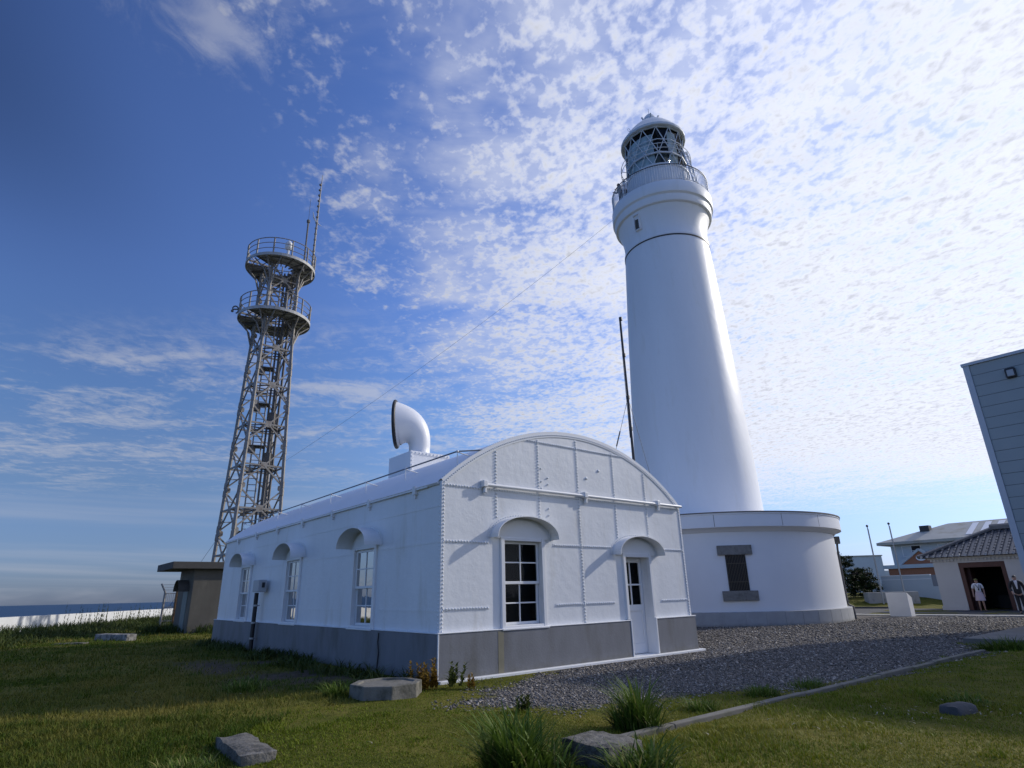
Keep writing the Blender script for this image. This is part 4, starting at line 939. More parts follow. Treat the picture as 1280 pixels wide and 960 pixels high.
cover = MB(); n8 = 8; rot = .35; top = [(.57*math.cos(2*math.pi*i/8+rot), .57*math.sin(2*math.pi*i/8+rot)) for i in range(8)]
cover.add([(x*1.02,y*1.02,-.15) for x,y in top]+[(x,y,.215) for x,y in top]+[(x*.80,y*.80,.215) for x,y in top]+[(x*.79,y*.79,.19) for x,y in top]+[(0,0,.20)],
    [(i,(i+1)%8,8+(i+1)%8,8+i) for i in range(8)]+[(8+i,8+(i+1)%8,16+(i+1)%8,16+i) for i in range(8)]+[(16+i,16+(i+1)%8,24+(i+1)%8,24+i) for i in range(8)]+[(24+i,24+(i+1)%8,32) for i in range(8)])
cv = cover.build('well_cover', mat('weathered_cover_concrete', (.175,.165,.14), .9, .25, 4., .5, 25., c2=(.065,.065,.05), mask=(.48,.66), mscale=3.5), bevel=.015); cv.location = (-2.12,10.5,0); tag(cv, 'low octagonal concrete well cover in the grass by the house corner', 'well cover')

# ------------------------------------------------------------------ buildings on the right
gb = thing('modern_building', (14.625, 18.0, 0), 'tall grey-green clad building cut off by the right edge of the photo', 'building', TH-math.pi/2)
# local x runs along -EY (towards the viewer), local y along +EX (away to the right)
GH, GLn, GD = 8.08, 11.5, 9.0
m = MB(); nb_ = 23; bh = GH/nb_
for i in range(nb_): m.box(.14, GLn, .012+(i % 2)*.0, .10, i*bh+.006, (i+1)*bh-.006)
m.build('cladding', M_siding, gb)
m = MB(); m.box(.02, GLn, .03, GD, 0, GH-.02); m.build('wall', M_dark, gb)
m = MB(); m.box(-.03, .135, -.02, .22, 0, GH); m.box(-.03, .0, .22, GD, 0, GH); m.build('corner_trim', M_sidetrim, gb)
m = MB(); m.box(-.06, GLn+.02, -.05, GD+.02, GH, GH+.09); m.build('roof_coping', M_sidetrim, gb)
m = MB(); m.box(.97,1.24,-.10,.012,7.37,7.70); wl2 = m.build('wall_lamp', M_dark, gb, bevel=.05)
m = MB(); m.box(1.02,1.19,-.115,-.09,7.42,7.62); m.build('lamp_lens', M_lampglass, wl2, bevel=.03)

gate = thing('gatehouse', (25.0-.2*.634, 37.3+.2*.773, 0), 'white gatehouse with dark tiled hip roof and brown-framed doorway', 'building', TH-math.pi/2)
gw = 9.5
m = MB(); m.box(.2, 1.45, 0, .35, -.3, 2.70); m.box(3.65, gw, 0, .35, -.3, 2.70); m.box(1.45, 3.65, 0, .35, 2.60, 2.70); m.box(.2, .5, .35, 5.2, -.3, 2.70); m.box(gw-.3, gw, .35, 5.2, -.3, 2.70); m.box(.5, gw-.3, 4.9, 5.2, -.3, 2.70)
m.box(.15,1.45,-.05,.0,-.3,.22); m.box(3.65,gw,-.05,.0,-.3,.22)
m.build('wall', M_gatewall, gate)
m = MB(); m.box(1.45, 1.66, .02, .55, 0, 2.60); m.box(3.44, 3.65, .02, .55, 0, 2.60); m.box(1.66, 3.44, .02, .55, 2.32, 2.60); m.box(1.66,1.82,.55,1.3,0,2.3)
m.build('door_frame', M_brown, gate)
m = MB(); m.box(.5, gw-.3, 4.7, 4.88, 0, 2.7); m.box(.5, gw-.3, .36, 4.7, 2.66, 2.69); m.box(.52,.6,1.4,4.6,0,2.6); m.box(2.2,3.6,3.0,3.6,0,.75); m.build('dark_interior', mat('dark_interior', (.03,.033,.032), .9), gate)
m = MB(); m.box(.0, gw+.2, -.12, .0, 2.82, 2.93); m.box(.1, gw, -.05, .3, 2.70, 2.82)
for k in range(52): x = .12+k*.18; m.box(x, x+.09, -.10, -.05, 2.70, 2.82)
m.build('dentil_cornice', M_gatewall, gate)
ez, rzz = 2.95, 4.45; A_ = [(-.35,-.4),(gw+.6,-.4),(gw+.6,5.6),(-.35,5.6)]; rg_ = [(6.2,2.6),(gw-3,2.6)]; rg_ = [(2.95,2.6),(gw+.6,2.6)]
m = MB(); m.poly([(*A_[0],ez),(*A_[1],ez),(*rg_[1],rzz),(*rg_[0],rzz)]); m.poly([(*A_[3],ez),(*A_[0],ez),(*rg_[0],rzz)]); m.poly([(*A_[2],ez),(*A_[3],ez),(*rg_[0],rzz),(*rg_[1],rzz)]); m.poly([(*A_[1],ez),(*A_[2],ez),(*rg_[1],rzz)]); m.poly([(*a,ez-.03) for a in A_])
rf = m.build('roof', M_tile, gate)
m = MB()
def slope_z(y): return ez+(rzz-ez)*(y+.4)/3.0
for k in range(32):
    x = -.2+k*.32; ymax = min(2.6, -.4+3.0*(x+.35)/3.3) if x < 2.95 else 2.6
    yy = list(np.arange(-.44, ymax, .33))
    for ya in yy:
        yb = min(ya+.34, ymax)
        if yb-ya > .05: m.bar((x,ya,slope_z(ya)+.055),(x,yb,slope_z(yb)+.02),.062,.05,n=6)
m.bar((-.38,-.43,ez+.05),(2.95,2.6,rzz+.1),.13,.11,n=6); m.bar((2.85,2.6,rzz+.14),(gw+.6,2.6,rzz+.14),.15,.2,n=6)
m.build('roof_tile', M_tile, rf, 40)
M_eaves = mat('pale_eaves_tile', (.3,.31,.33), .4)
for k in range(32): x=-.2+k*.32; m = MB(); m.bar((x,-.46,ez+.05),(x,-.43,ez+.05),.08,.07,n=8); m.build('eaves_tile', M_eaves, rf)
if 0: m.build('eaves_tile', mat('pale_eaves_tile', (.3,.31,.33), .4), rf)

apt = thing('two_storey_building', (36.2, 59.5, 0), 'pale two-storey building with low metal roof and brick entrance pediment', 'building', TH-math.pi/2)
Ln = 15.
m = MB(); m.box(0, Ln, 0, 7, -.5, 5.05); m.build('wall', M_bluewall, apt)
m = MB(); e0 = -.9; m.poly([(e0,-.8,5.05),(Ln+1,-.8,5.05),(Ln+1,7.8,5.05),(e0,7.8,5.05)]); pts_ = [(e0,-.8),(Ln+1,-.8),(Ln+1,7.8),(e0,7.8)]
for i in range(4): a, b = pts_[i], pts_[(i+1)%4]; m.quad((*a,5.05),(*b,5.05),(*b,5.30),(*a,5.30))
m.poly([(e0,-.8,5.3),(Ln+1,-.8,5.3),(Ln+1,3.5,6.9),(4.2,3.5,6.9)]); m.poly([(e0,7.8,5.3),(e0,-.8,5.3),(4.2,3.5,6.9)]); m.poly([(Ln+1,7.8,5.3),(e0,7.8,5.3),(4.2,3.5,6.9),(Ln+1,3.5,6.9)]); m.poly([(Ln+1,-.8,5.3),(Ln+1,7.8,5.3),(Ln+1,3.5,6.9)])
rf = m.build('roof', M_metalroof, apt)
m = MB(); m.box(2.3,3.1,1.6,2.4,5.8,6.75); m.build('roof_vent', M_dark, rf)
for x in (6.3,7.3,8.3): 
    m = MB()
    f = lambda y: 5.3+1.6*(y+.8)/4.3+.03
    m.quad((x,-.2,f(-.2)),(x+.5,-.2,f(-.2)),(x+.5,3.,f(3.)),(x,3.,f(3.))); m.build('skylight_strip', M_trim, rf)
for x in (1.0, 4.0, 7.4, 10.6):
    m = MB(); m.box(x-.06,x+1.56,-.05,.0,3.93,4.93); wn = m.build('window', M_trim, apt)
    m = MB(); m.box(x,x+.72,-.07,-.05,3.99,4.87); m.build('shutter', M_bluewall, wn)
    m = MB(); m.box(x+.78,x+1.5,-.06,-.05,3.99,4.42); m.box(x+.78,x+1.5,-.06,-.05,4.46,4.87); m.build('pane', M_dargr, wn)
m = MB(); m.box(.1, 9, -2, 0, 0, 2.86); m.build('porch_wall', M_brick, apt)
m = MB(); m.box(-.25, 9.4, -2.25, 0, 2.86, 3.18); m.build('porch_roof', M_bluewall, apt)
m = MB(); m.add([(1.35,-2.0,3.19),(4.45,-2.0,3.19),(2.95,-2.0,4.3),(1.35,-.02,3.19),(4.45,-.02,3.19),(2.95,-.02,4.3)], [(0,1,2),(5,4,3),(1,4,5,2),(0,2,5,3),(0,3,4,1)]); pd = m.build('pediment', M_brick, apt)
m = MB(); m.bar((1.1,-2.06,3.18),(2.95,-2.06,4.44),.06,.10); m.bar((4.75,-2.06,3.14),(2.95,-2.06,4.44),.06,.10); m.build('raking_cornice', M_bluewall, pd)
m = MB(); m.add([(3.0+.42*math.cos(t),-2.03,3.72+.27*math.sin(t)) for t in np.linspace(0,2*math.pi,28,endpoint=False)], [tuple(range(28))]); em = m.build('oval_emblem', M_trim, pd)
m = MB(); m.quad((2.86,-2.036,3.66),(3.14,-2.036,3.66),(3.14,-2.036,3.71),(2.86,-2.036,3.71)); m.add([(2.94,-2.036,3.74),(3.06,-2.036,3.74),(3.0,-2.036,3.92)],[(0,1,2)]); m.build('emblem_mark', M_dark, em)
bk = thing('block_building', (44.7, 80.0, 0), 'small pale flat-roofed block behind the dark pine bush', 'building', -.1)
m = MB(); m.box(-6,2.4,0,6,-.5,5.0); m.build('wall', M_bluewall, bk)
m = MB(); m.box(-6.1,2.5,-.1,6.1,5.0,5.12); m.build('roof', M_concpale, bk)
m = MB(); m.box(2.45,5,.5,5,-.5,3.2); m.build('side_annex', M_bluewall, bk)
gw2 = thing('garden_wall', (29.1, 50.0, 0), 'pale blue-white garden wall with bright coping behind the flagpoles', 'wall', math.atan2(-.773,.634))
m = MB(); m.box(0,3.5,0,.2,-.3,2.1); m.box(3.5,9,0,.2,-.3,1.3); m.build('wall', M_bluewall, gw2)
m = MB(); m.box(-.03,3.45,-.04,.24,2.1,2.17); m.box(0,3.45,-.015,0,1.82,1.86); m.build('coping', M_trim, gw2)
m = MB(); m.box(3.5,4.5,.02,.15,1.3,2.12); m.build('gate_panel', mat('grey_gate', (.22,.23,.26), .6), gw2)
for i, (x, y, zt, lb) in enumerate(((26.35,45.6,5.62,'left one of two slim bare metal flagpoles by the dark bush'),(27.75,45.2,5.72,'right one of two slim bare metal flagpoles, in front of the pale building'))):
    fp = thing('flagpole', (x, y, .55), lb, 'flagpole', 0, 'bare flagpoles near the gatehouse')
    m = MB(); m.bar((0,0,-.8),(0,0,zt-.55),.055,n=8,r2=.035); m.build('pole', M_pole, fp, 60)
    m = MB(); m.ball((0,0,zt-.5),.09,8,6); m.bar((.05,0,.6),(.05,0,zt-.7),.008,n=4); m.build('truck', M_dark, fp, 60)
m = MB(); m.box(25.5,29.2,45.9,46.5,.0,.98); o = m.build('concrete_block', M_concpale, bevel=.02); tag(o, 'low long grey concrete block at the foot of the flagpoles', 'concrete block')

# ------------------------------------------------------------------ vegetation
def blades(x, y, z, h, w, ang, bend, dry, segs=2):
    # tapering curved blades; returns vertices, triangles and the per-vertex dryness
    n = len(x); ca, sa = np.cos(ang), np.sin(ang); px, py = -sa, ca
    lev = [0, .55, 1.] if segs == 2 else ([0, 1.] if segs == 1 else [0, .35, .7, 1.]); P = []
    for t in lev:
        off = bend*h*t*t; zz = h*(t - .35*bend*t*t); cx, cyy, cz_ = x+ca*off, y+sa*off, z+zz
        if t == 1.: P.append(np.stack([cx,cyy,cz_],-1)[:,None])
        else:
            ww = w*(1-.45*t)/2; P.append(np.stack([np.stack([cx-px*ww,cyy-py*ww,cz_],-1), np.stack([cx+px*ww,cyy+py*ww,cz_],-1)],1))
    V = np.concatenate(P, 1); k = V.shape[1]; T = []
    for i in range(len(lev)-2): a = 2*i; T += [(a,a+1,a+3),(a,a+3,a+2)]
    a = 2*(len(lev)-2); T += [(a,a+1,a+2)]
    F = (np.arange(n)[:,None,None]*k + np.array(T)[None]).reshape(-1,3)
    return V.reshape(-1,3), F, np.repeat(dry, k)
class Pack:
    def __init__(s): s.V=[]; s.F=[]; s.D=[]; s.n=0
    def add(s, VFD): V,F,D = VFD; s.V.append(V); s.F.append(F+s.n); s.D.append(D); s.n += len(V)
    def build(s, name, m): return np_mesh(name, np.concatenate(s.V), np.concatenate(s.F), m, {'dry': np.concatenate(s.D)})
def in_house(x, y, pad=.1):
    hs = (x-AX)*math.cos(TH)+(y-AY)*math.sin(TH); ht = -(x-AX)*math.sin(TH)+(y-AY)*math.cos(TH)
    h = (hs > -pad) & (hs < W+pad) & (ht > -pad-.1) & (ht < LEN+pad)
    ux = (x+16.15)*math.cos(TH)+(y-31.05)*math.sin(TH); uy = -(x+16.15)*math.sin(TH)+(y-31.05)*math.cos(TH)
    h |= (ux > -.0) & (ux < 2.3) & (uy > 0) & (uy < 3.2)
    sx_ = (x-11.65)*math.cos(TH)+(y-16.95)*math.sin(TH); sy_ = -((x-11.65)*math.sin(TH)*-1+(y-16.95)*math.cos(TH)); h |= (sx_ > -.02) & (sx_ < 7) & (sy_ > -.02) & (sy_ < 9)
    h |= np.hypot(x+2.12, y-10.5) < .55
    bx, by = x+2.87, y-7.05; u_, v_ = bx*.6-by*.8, bx*.8+by*.6; h |= (np.abs(u_) < .52) & (np.abs(v_) < .13)
    bx, by = x-.72, y-6.1; u_, v_ = bx*.67-by*.74, bx*.74+by*.67; h |= (np.abs(u_) < .27) & (np.abs(v_) < .18)
    return h
def scatter(y0, y1, dens, half=1.05):
    # points spread over the ground the camera (and a step to its side) can see
    area = half*(y1*y1-y0*y0); n = int(area*dens); y = np.sqrt(rng.random(n)*(y1*y1-y0*y0)+y0*y0); x = (rng.random(n)*2-1)*half*y+rng.normal(0,.3,n); return x, y
lawn = Pack(); rough = Pack()
def lawn_zone(y0, y1, dens, hh, ww, segs):
    x, y = scatter(y0, y1, dens); g = sdist(x, y)+(fbm(x,y,1.6,4)-.5)*1.1
    keep = (g > .02) & ~in_house(x, y) & (beyond_wall(x,y) < -.2) & (x < 24)
    keep |= (g > -.35) & (rng.random(len(x)) < .06) & ~in_house(x,y)
    keep &= rng.random(len(x)) > dirt_mask(x,y)*.93
    keep &= ~((x > 12) & (y > 17.5))
    pat = fbm(x, y, .55, 21); spot = fbm(x, y, 1.9, 61); keep &= rng.random(len(x)) < np.clip(.30+1.1*pat+.5*(spot-.5), .1, 1)
    keep &= ~((fbm(x, y, 1.3, 71) > .70) & (rng.random(len(x)) < .75))                    # thin worn spots
    x, y, pat, g, spot = x[keep], y[keep], pat[keep], g[keep], spot[keep]; n = len(x)
    tall = smooth(.50, .78, fbm(x,y,.9,33)); leftrough = smooth(-1.0, -4.5, x)*.7; tus = smooth(.62, .80, fbm(x,y,2.6,37))
    h = hh*(.35+.65*rng.random(n)+1.3*tall*rng.random(n)+leftrough*1.5*rng.random(n)+1.5*tus*rng.random(n))
    dry = np.clip((fbm(x,y,.42,44)-.42)*3.2*(.25+.75*rng.random(n))+.35*(rng.random(n) < .10)+leftrough*.45*rng.random(n)*smooth(12, 8, y)-.5*tus, 0, 1)
    rgh = (x + (fbm(x,y,.6,81)-.5)*3.2 + .28*(y-8)) < -2.4  # left side: coarser grass, with its shade painted into the blades
    h = np.where(rgh, h, h*np.where(x < 1.2, .62, .85)); wv = ww*(.7+.6*rng.random(n)); an, be = rng.random(n)*6.283, .25+.9*rng.random(n); z = ground_z(x,y)-.004
    for pk, q in ((lawn, ~rgh), (rough, rgh)): pk.add(blades(x[q], y[q], z[q], h[q], wv[q], an[q], be[q], dry[q], segs))
lawn_zone(4.2, 9., 2300, .052, .008, 2)
lawn_zone(9., 14., 1000, .055, .012, 1)
lawn_zone(14., 26., 260, .065, .022, 1)
lawn_zone(26., 48., 60, .09, .045, 1)
lawn.build('lawn_grass', M_lawn)['kind'] = 'stuff'; rough.build('rough_shaded_grass', M_grass_shade)['kind'] = 'stuff'

def tuft(name, x, y, rad, n, h, w, label, m=M_tuft, group=None, dry=.1, cat='grass clump', up=.6, flat=1.):
    kk = 7; ca_ = rng.normal(0, rad*(.34 if h > .3 else .16), (kk, 2)); ch_ = .55+.6*rng.random(kk); q = rng.integers(0, kk, n)      # several sub-clumps
    sd_ = rad*(.20 if h > .3 else .36); X = (ca_[q,0]+sd_*np.clip(rng.normal(0, 1, n), -1.4, 1.4))*flat; Y = ca_[q,1]+sd_*np.clip(rng.normal(0, 1, n), -1.4, 1.4); r = np.hypot(X, Y); a = np.arctan2(Y-ca_[q,1]*.6, X-ca_[q,0]*.6)
    hh = h*ch_[q]*(.35+.7*rng.random(n)); ang = np.where(rng.random(n) < .55, a, rng.normal(2.6, 1.3, n)); r = np.minimum(r, rad)
    gz = ground_z(X+x, Y+y)-float(ground_z(x, y))
    V, F, D = blades(X, Y, gz-.02, hh, w*(.6+.8*rng.random(n)), ang+rng.normal(0,.4,n), .35+up*rng.random(n)*(.5+r/rad), (rng.random(n) < dry)*rng.random(n), 3)
    o = np_mesh(name, V, F, m, {'dry': D}); o.location = (x, y, float(ground_z(x, y))); return tag(o, label, cat, group or 'grass clumps growing in the lawn')
def weedy(name, x, y, rad, h, label, m=M_weed, stems=12, cat='plant', lw=.035, leaf=26):
    # upright leafy stems: leaves spiral up each stem
    Vs, Fs, Ds, n0 = [], [], [], 0
    for s in range(stems):
        a = rng.random()*6.283; r = rad*math.sqrt(rng.random()); bx, by = r*math.cos(a), r*math.sin(a); hh = h*(.55+.5*rng.random()); lx_, ly_ = rng.normal(0,.12,2)*hh
        t = np.linspace(.12, 1, leaf); n = leaf; ang = np.arange(n)*2.4+rng.random()*6; L_ = lw*2.6*(1.1-.6*t)*(.7+.6*rng.random(n))
        V, F, D = blades(bx+lx_*t, by+ly_*t, hh*t, L_*.9, lw*(1.1-.5*t), ang, .9+.6*rng.random(n), rng.random(n)*.4, 2); Vs.append(V); Fs.append(F+n0); Ds.append(D); n0 += len(V)
        V, F, D = blades(np.array([bx]), np.array([by]), np.array([-.02]), np.array([hh*1.0]), np.array([.012]), np.array([math.atan2(ly_,lx_)]), np.array([math.hypot(lx_,ly_)/hh]), np.array([.5]), 3); Vs.append(V); Fs.append(F+n0); Ds.append(D); n0 += len(V)
    o = np_mesh(name, np.concatenate(Vs), np.concatenate(Fs), m, {'dry': np.concatenate(Ds)}); o.location = (x, y, float(ground_z(x, y))); return tag(o, label, cat)
tuft('grass_clump', .02, 5.95, .55, 1100, .60, .022, 'big clump of long arching grass beside the chunky stone block')
tuft('grass_clump', .95, 5.55, .40, 420, .36, .02, 'loose grass clump in front of the chunky stone block, near the bottom edge')
tuft('grass_clump', 1.42, 7.75, .36, 560, .70, .020, 'tall leaning grass clump at the near end of the kerb')
tuft('grass_clump', 2.35, 8.75, .30, 420, .22, .011, 'low bright grass clump at the gravel edge midway along the kerb')
tuft('grass_clump', 3.55, 9.75, .38, 420, .22, .012, 'low spiky grass clump hugging the gravel side of the kerb')
tuft('grass_clump', 4.55, 10.45, .40, 420, .20, .012, 'small ragged grass clump on the gravel side of the kerb, before its far half')
tuft('grass_clump', 11.3, 14.9, .75, 700, .38, .02, 'dark spreading grass clump in front of the concrete pavement slab')
tuft('grass_clump', 12.9, 14.6, .6, 500, .36, .02, 'dark shaded grass clump beside the pavement slab at the right edge')
tuft('grass_clump', 5.6, 8.4, .5, 420, .16, .014, 'pale weedy grass clump round the small dark stone')
tuft('grass_clump', -4.9, 11.6, .55, 600, .28, .014, 'dark grass clump in the shade left of the well cover')
tuft('grass_clump', -2.95, 10.6, .25, 260, .30, .014, 'small upright grass clump against the well cover')
tuft('grass_clump', -3.2, 6.5, .40, 600, .15, .010, 'wispy grass clump at the near end of the flat stone slab', dry=.4)
weedy('flowering_plant', -1.58, 11.05, .22, .42, 'yellow-leaved bushy plant at the house corner', M_yellow, 16, 'plant', .05, 20)
weedy('leafy_plant', -1.05, 11.05, .12, .36, 'small dark-headed plant standing right of the yellow-leaved one', M_weed, 5, 'plant', .06, 16)
weedy('leafy_plant', -.82, 10.98, .08, .24, 'tiny yellowish plant at the white base of the gable front', M_yellow, 4, 'plant', .04, 14)
weedy('leafy_plant', .05, 8.85, .07, .22, 'single small dark weed in the open lawn before the gravel', M_weed, 4, 'plant', .05, 12)
# weeds along the long wall, and the rough band before the sea wall
weeds = Pack(); n = 2600; t = rng.random(n)*15; o_ = rng.random(n)**1.6*1.0+.14; cl = fbm(t, o_*3, .9, 5); k = cl > .50; t, o_ = t[k], o_[k]; n = len(t)
X = AX+EX.x*(-o_)+EY.x*t; Y = AY+EX.y*(-o_)+EY.y*t
k = (np.hypot(X+2.12, Y-10.5) > .7); X, Y = X[k], Y[k]; n = len(X)
weeds.add(blades(X, Y, ground_z(X,Y), .12+.28*rng.random(n), .02+.02*rng.random(n), rng.random(n)*6.283, .5+.8*rng.random(n), rng.random(n)*.3, 2))
n = 26000; t = -20+rng.random(n)*62; o_ = .3+rng.random(n)**1.3*5.; X = WALLP[0]+WALLD[0]*t+WALLD[1]*o_; Y = WALLP[1]+WALLD[1]*t-WALLD[0]*o_
hh = (.30+.55*fbm(X,Y,.5,8))*smooth(5.6,1.5,o_)+.08; weeds.add(blades(X, Y, ground_z(X,Y), hh*(.5+.7*rng.random(n)), .03+.03*rng.random(n), rng.random(n)*6.283, .3+.8*rng.random(n), rng.random(n)*.35, 2))
n = 2500; X = -19.5+rng.random(n)*5; Y = 31.5+rng.random(n)*5-(X+17)*.4; k = ~in_house(X, Y); X, Y = X[k], Y[k]; n = len(X)
weeds.add(blades(X, Y, ground_z(X,Y), .25+.4*rng.random(n), .04+.02*rng.random(n), rng.random(n)*6.283, .3+.7*rng.random(n), rng.random(n)*.3, 2))
for s in range(80):                                                # taller flowering spikes
    t = 3+rng.random()*27; o_ = .6+rng.random()*2.2; bx, by = WALLP[0]+WALLD[0]*t+WALLD[1]*o_, WALLP[1]+WALLD[1]*t-WALLD[0]*o_; hh = .95+.6*rng.random(); tt = np.linspace(.1,1,22)
    weeds.add(blades(bx+.06*tt*rng.normal(), by+0*tt, ground_z(bx,by)+hh*tt, .16*(1.15-tt*.8), .05*(1.2-tt*.6), np.arange(22)*2.4, .9+.0*tt, rng.random(22)*.5, 2))
weeds.build('tall_weeds', M_weed)['kind'] = 'stuff'

# dark pine bushes beyond the drum
def pine(x, y, z, w, h, label, seed):
    r = random.Random(seed); t = thing('pine_tree', (x, y, z), label, 'tree', 0, 'dark pine bushes beyond the drum')
    m = MB(); m.tube([(0,0,-.4),(.1,0,h*.35),(-.05,.1,h*.75)], [.16,.12,.05], 8)
    for k in range(9): a = r.random()*6.28; zz = h*(.2+.5*r.random()); m.tube([(0,0,zz),(w*.25*math.cos(a),w*.25*math.sin(a),zz+.25),(w*.42*math.cos(a),w*.42*math.sin(a),zz+.35)], [.06,.04,.02], 5)
    m.build('trunk', M_bark, t, 60)
    Vs, Fs, Ds, n0 = [], [], [], 0
    for k in range(120):
        a = r.random()*6.28; u_ = r.random()**.5; zz = h*(.06+.90*r.random()); rad = w/2*(1.05-.62*(zz/h)**2)*u_; cx, cy2 = rad*math.cos(a), rad*math.sin(a)*.9; n = 60; q = .16+.18*r.random()
        P = rng.normal(0, 1, (n,3)); P /= np.linalg.norm(P,axis=1)[:,None]; P *= q*(.3+.8*rng.random((n,1)))*[1.25,1.25,.6]
        V, F, D = blades(cx+P[:,0], cy2+P[:,1], zz+P[:,2], .13+.09*rng.random(n), .035+.02*rng.random(n), rng.random(n)*6.283, .5+.9*rng.random(n), (rng.random(n) < .06)*.6, 2); Vs.append(V); Fs.append(F+n0); Ds.append(D); n0 += len(V)
    o = np_mesh('crown', np.concatenate(Vs), np.concatenate(Fs), M_pine, {'dry': np.concatenate(Ds)}); o.parent = t
pine(24.9, 48.2, .6, 3.4, 3.3, 'dark round-topped pine bush standing close beside the lighthouse drum', 3)
pine(27.0, 49.0, .6, 2.6, 2.1, 'lower dark pine bush between the taller one and the garden wall', 5)

# dry leaves and bleached stalks lying on the lawn
lit = Pack()
for cx_, cy_, sp_, nn_ in ((5.1,8.0,.7,60),(4.0,7.4,1.0,24),(-5.5,11.5,2.2,20),(.6,8.0,1.6,12)):
    X = cx_+rng.normal(0,sp_,nn_); Y = cy_+rng.normal(0,sp_*.55,nn_); k = ~in_house(X,Y) & (sdist(X,Y) > .05); X, Y = X[k], Y[k]; n = len(X)
    lit.add(blades(X, Y, ground_z(X,Y)+.025+.02*rng.random(n), (.02+.03*rng.random(n)), .006+.012*rng.random(n), rng.random(n)*6.283, 1.6+.9*rng.random(n), .6+.4*rng.random(n), 2))
lit.build('fallen_leaves', leaf_mat('bleached_leaves', (.15,.125,.07), (.26,.23,.16), (.32,.29,.23), .1))['kind'] = 'stuff'

# ------------------------------------------------------------------ loose gravel
def stones(y0, y1, dens, s0, s1):
    x, y = scatter(y0, y1, dens, 1.0); g = sdist(x,y)+(fbm(x,y,1.6,4)-.5)*1.1; k = (g < .0+.7*rng.random(len(x))**4) & ~in_house(x,y,.22) & (np.hypot(x-LHX,y-LHY) > 6.5) & (x > -1.3-.0*y); k &= ~((g > -.1) & (rng.random(len(x)) < .35)); x, y = x[k], y[k]; n = len(x)
    s = s0+(s1-s0)*rng.random(n)**2; B = np.array([(1,0,0),(0,1,0),(-1,0,0),(0,-1,0),(0,0,1),(0,0,-.3)],float)
    jit = 1+rng.normal(0,.28,(n,6,1)); th = rng.random(n)*6.283; c, s_ = np.cos(th), np.sin(th); P = B[None]*jit*s[:,None,None]*np.stack([1+.5*rng.random(n), .7+.3*rng.random(n), .45+.35*rng.random(n)],-1)[:,None]
    P[:,:,:2] += P[:,:,2:3]*rng.normal(0,.4,(n,1,2))
    Q = np.stack([P[...,0]*c[:,None]-P[...,1]*s_[:,None], P[...,0]*s_[:,None]+P[...,1]*c[:,None], P[...,2]],-1); Q += np.stack([x,y,ground_z(x,y)+s*.15],-1)[:,None]
    T = np.array([(0,1,4),(1,2,4),(2,3,4),(3,0,4),(1,0,5),(2,1,5),(3,2,5),(0,3,5)]); F = (np.arange(n)[:,None,None]*6+T[None]).reshape(-1,3)
    return Q.reshape(-1,3), F, np.repeat((rng.random(n) < .08)*.9, 6)
gr_ = Pack(); gr_.add(stones(8.4, 12.5, 1500, .009, .028)); gr_.add(stones(12.5, 18, 520, .014, .036)); gr_.add(stones(18, 30, 120, .022, .05))
# a thin sprinkle of gravel lost in the grass by the well cover
gr_.build('gravel', M_gstone)['kind'] = 'stuff'

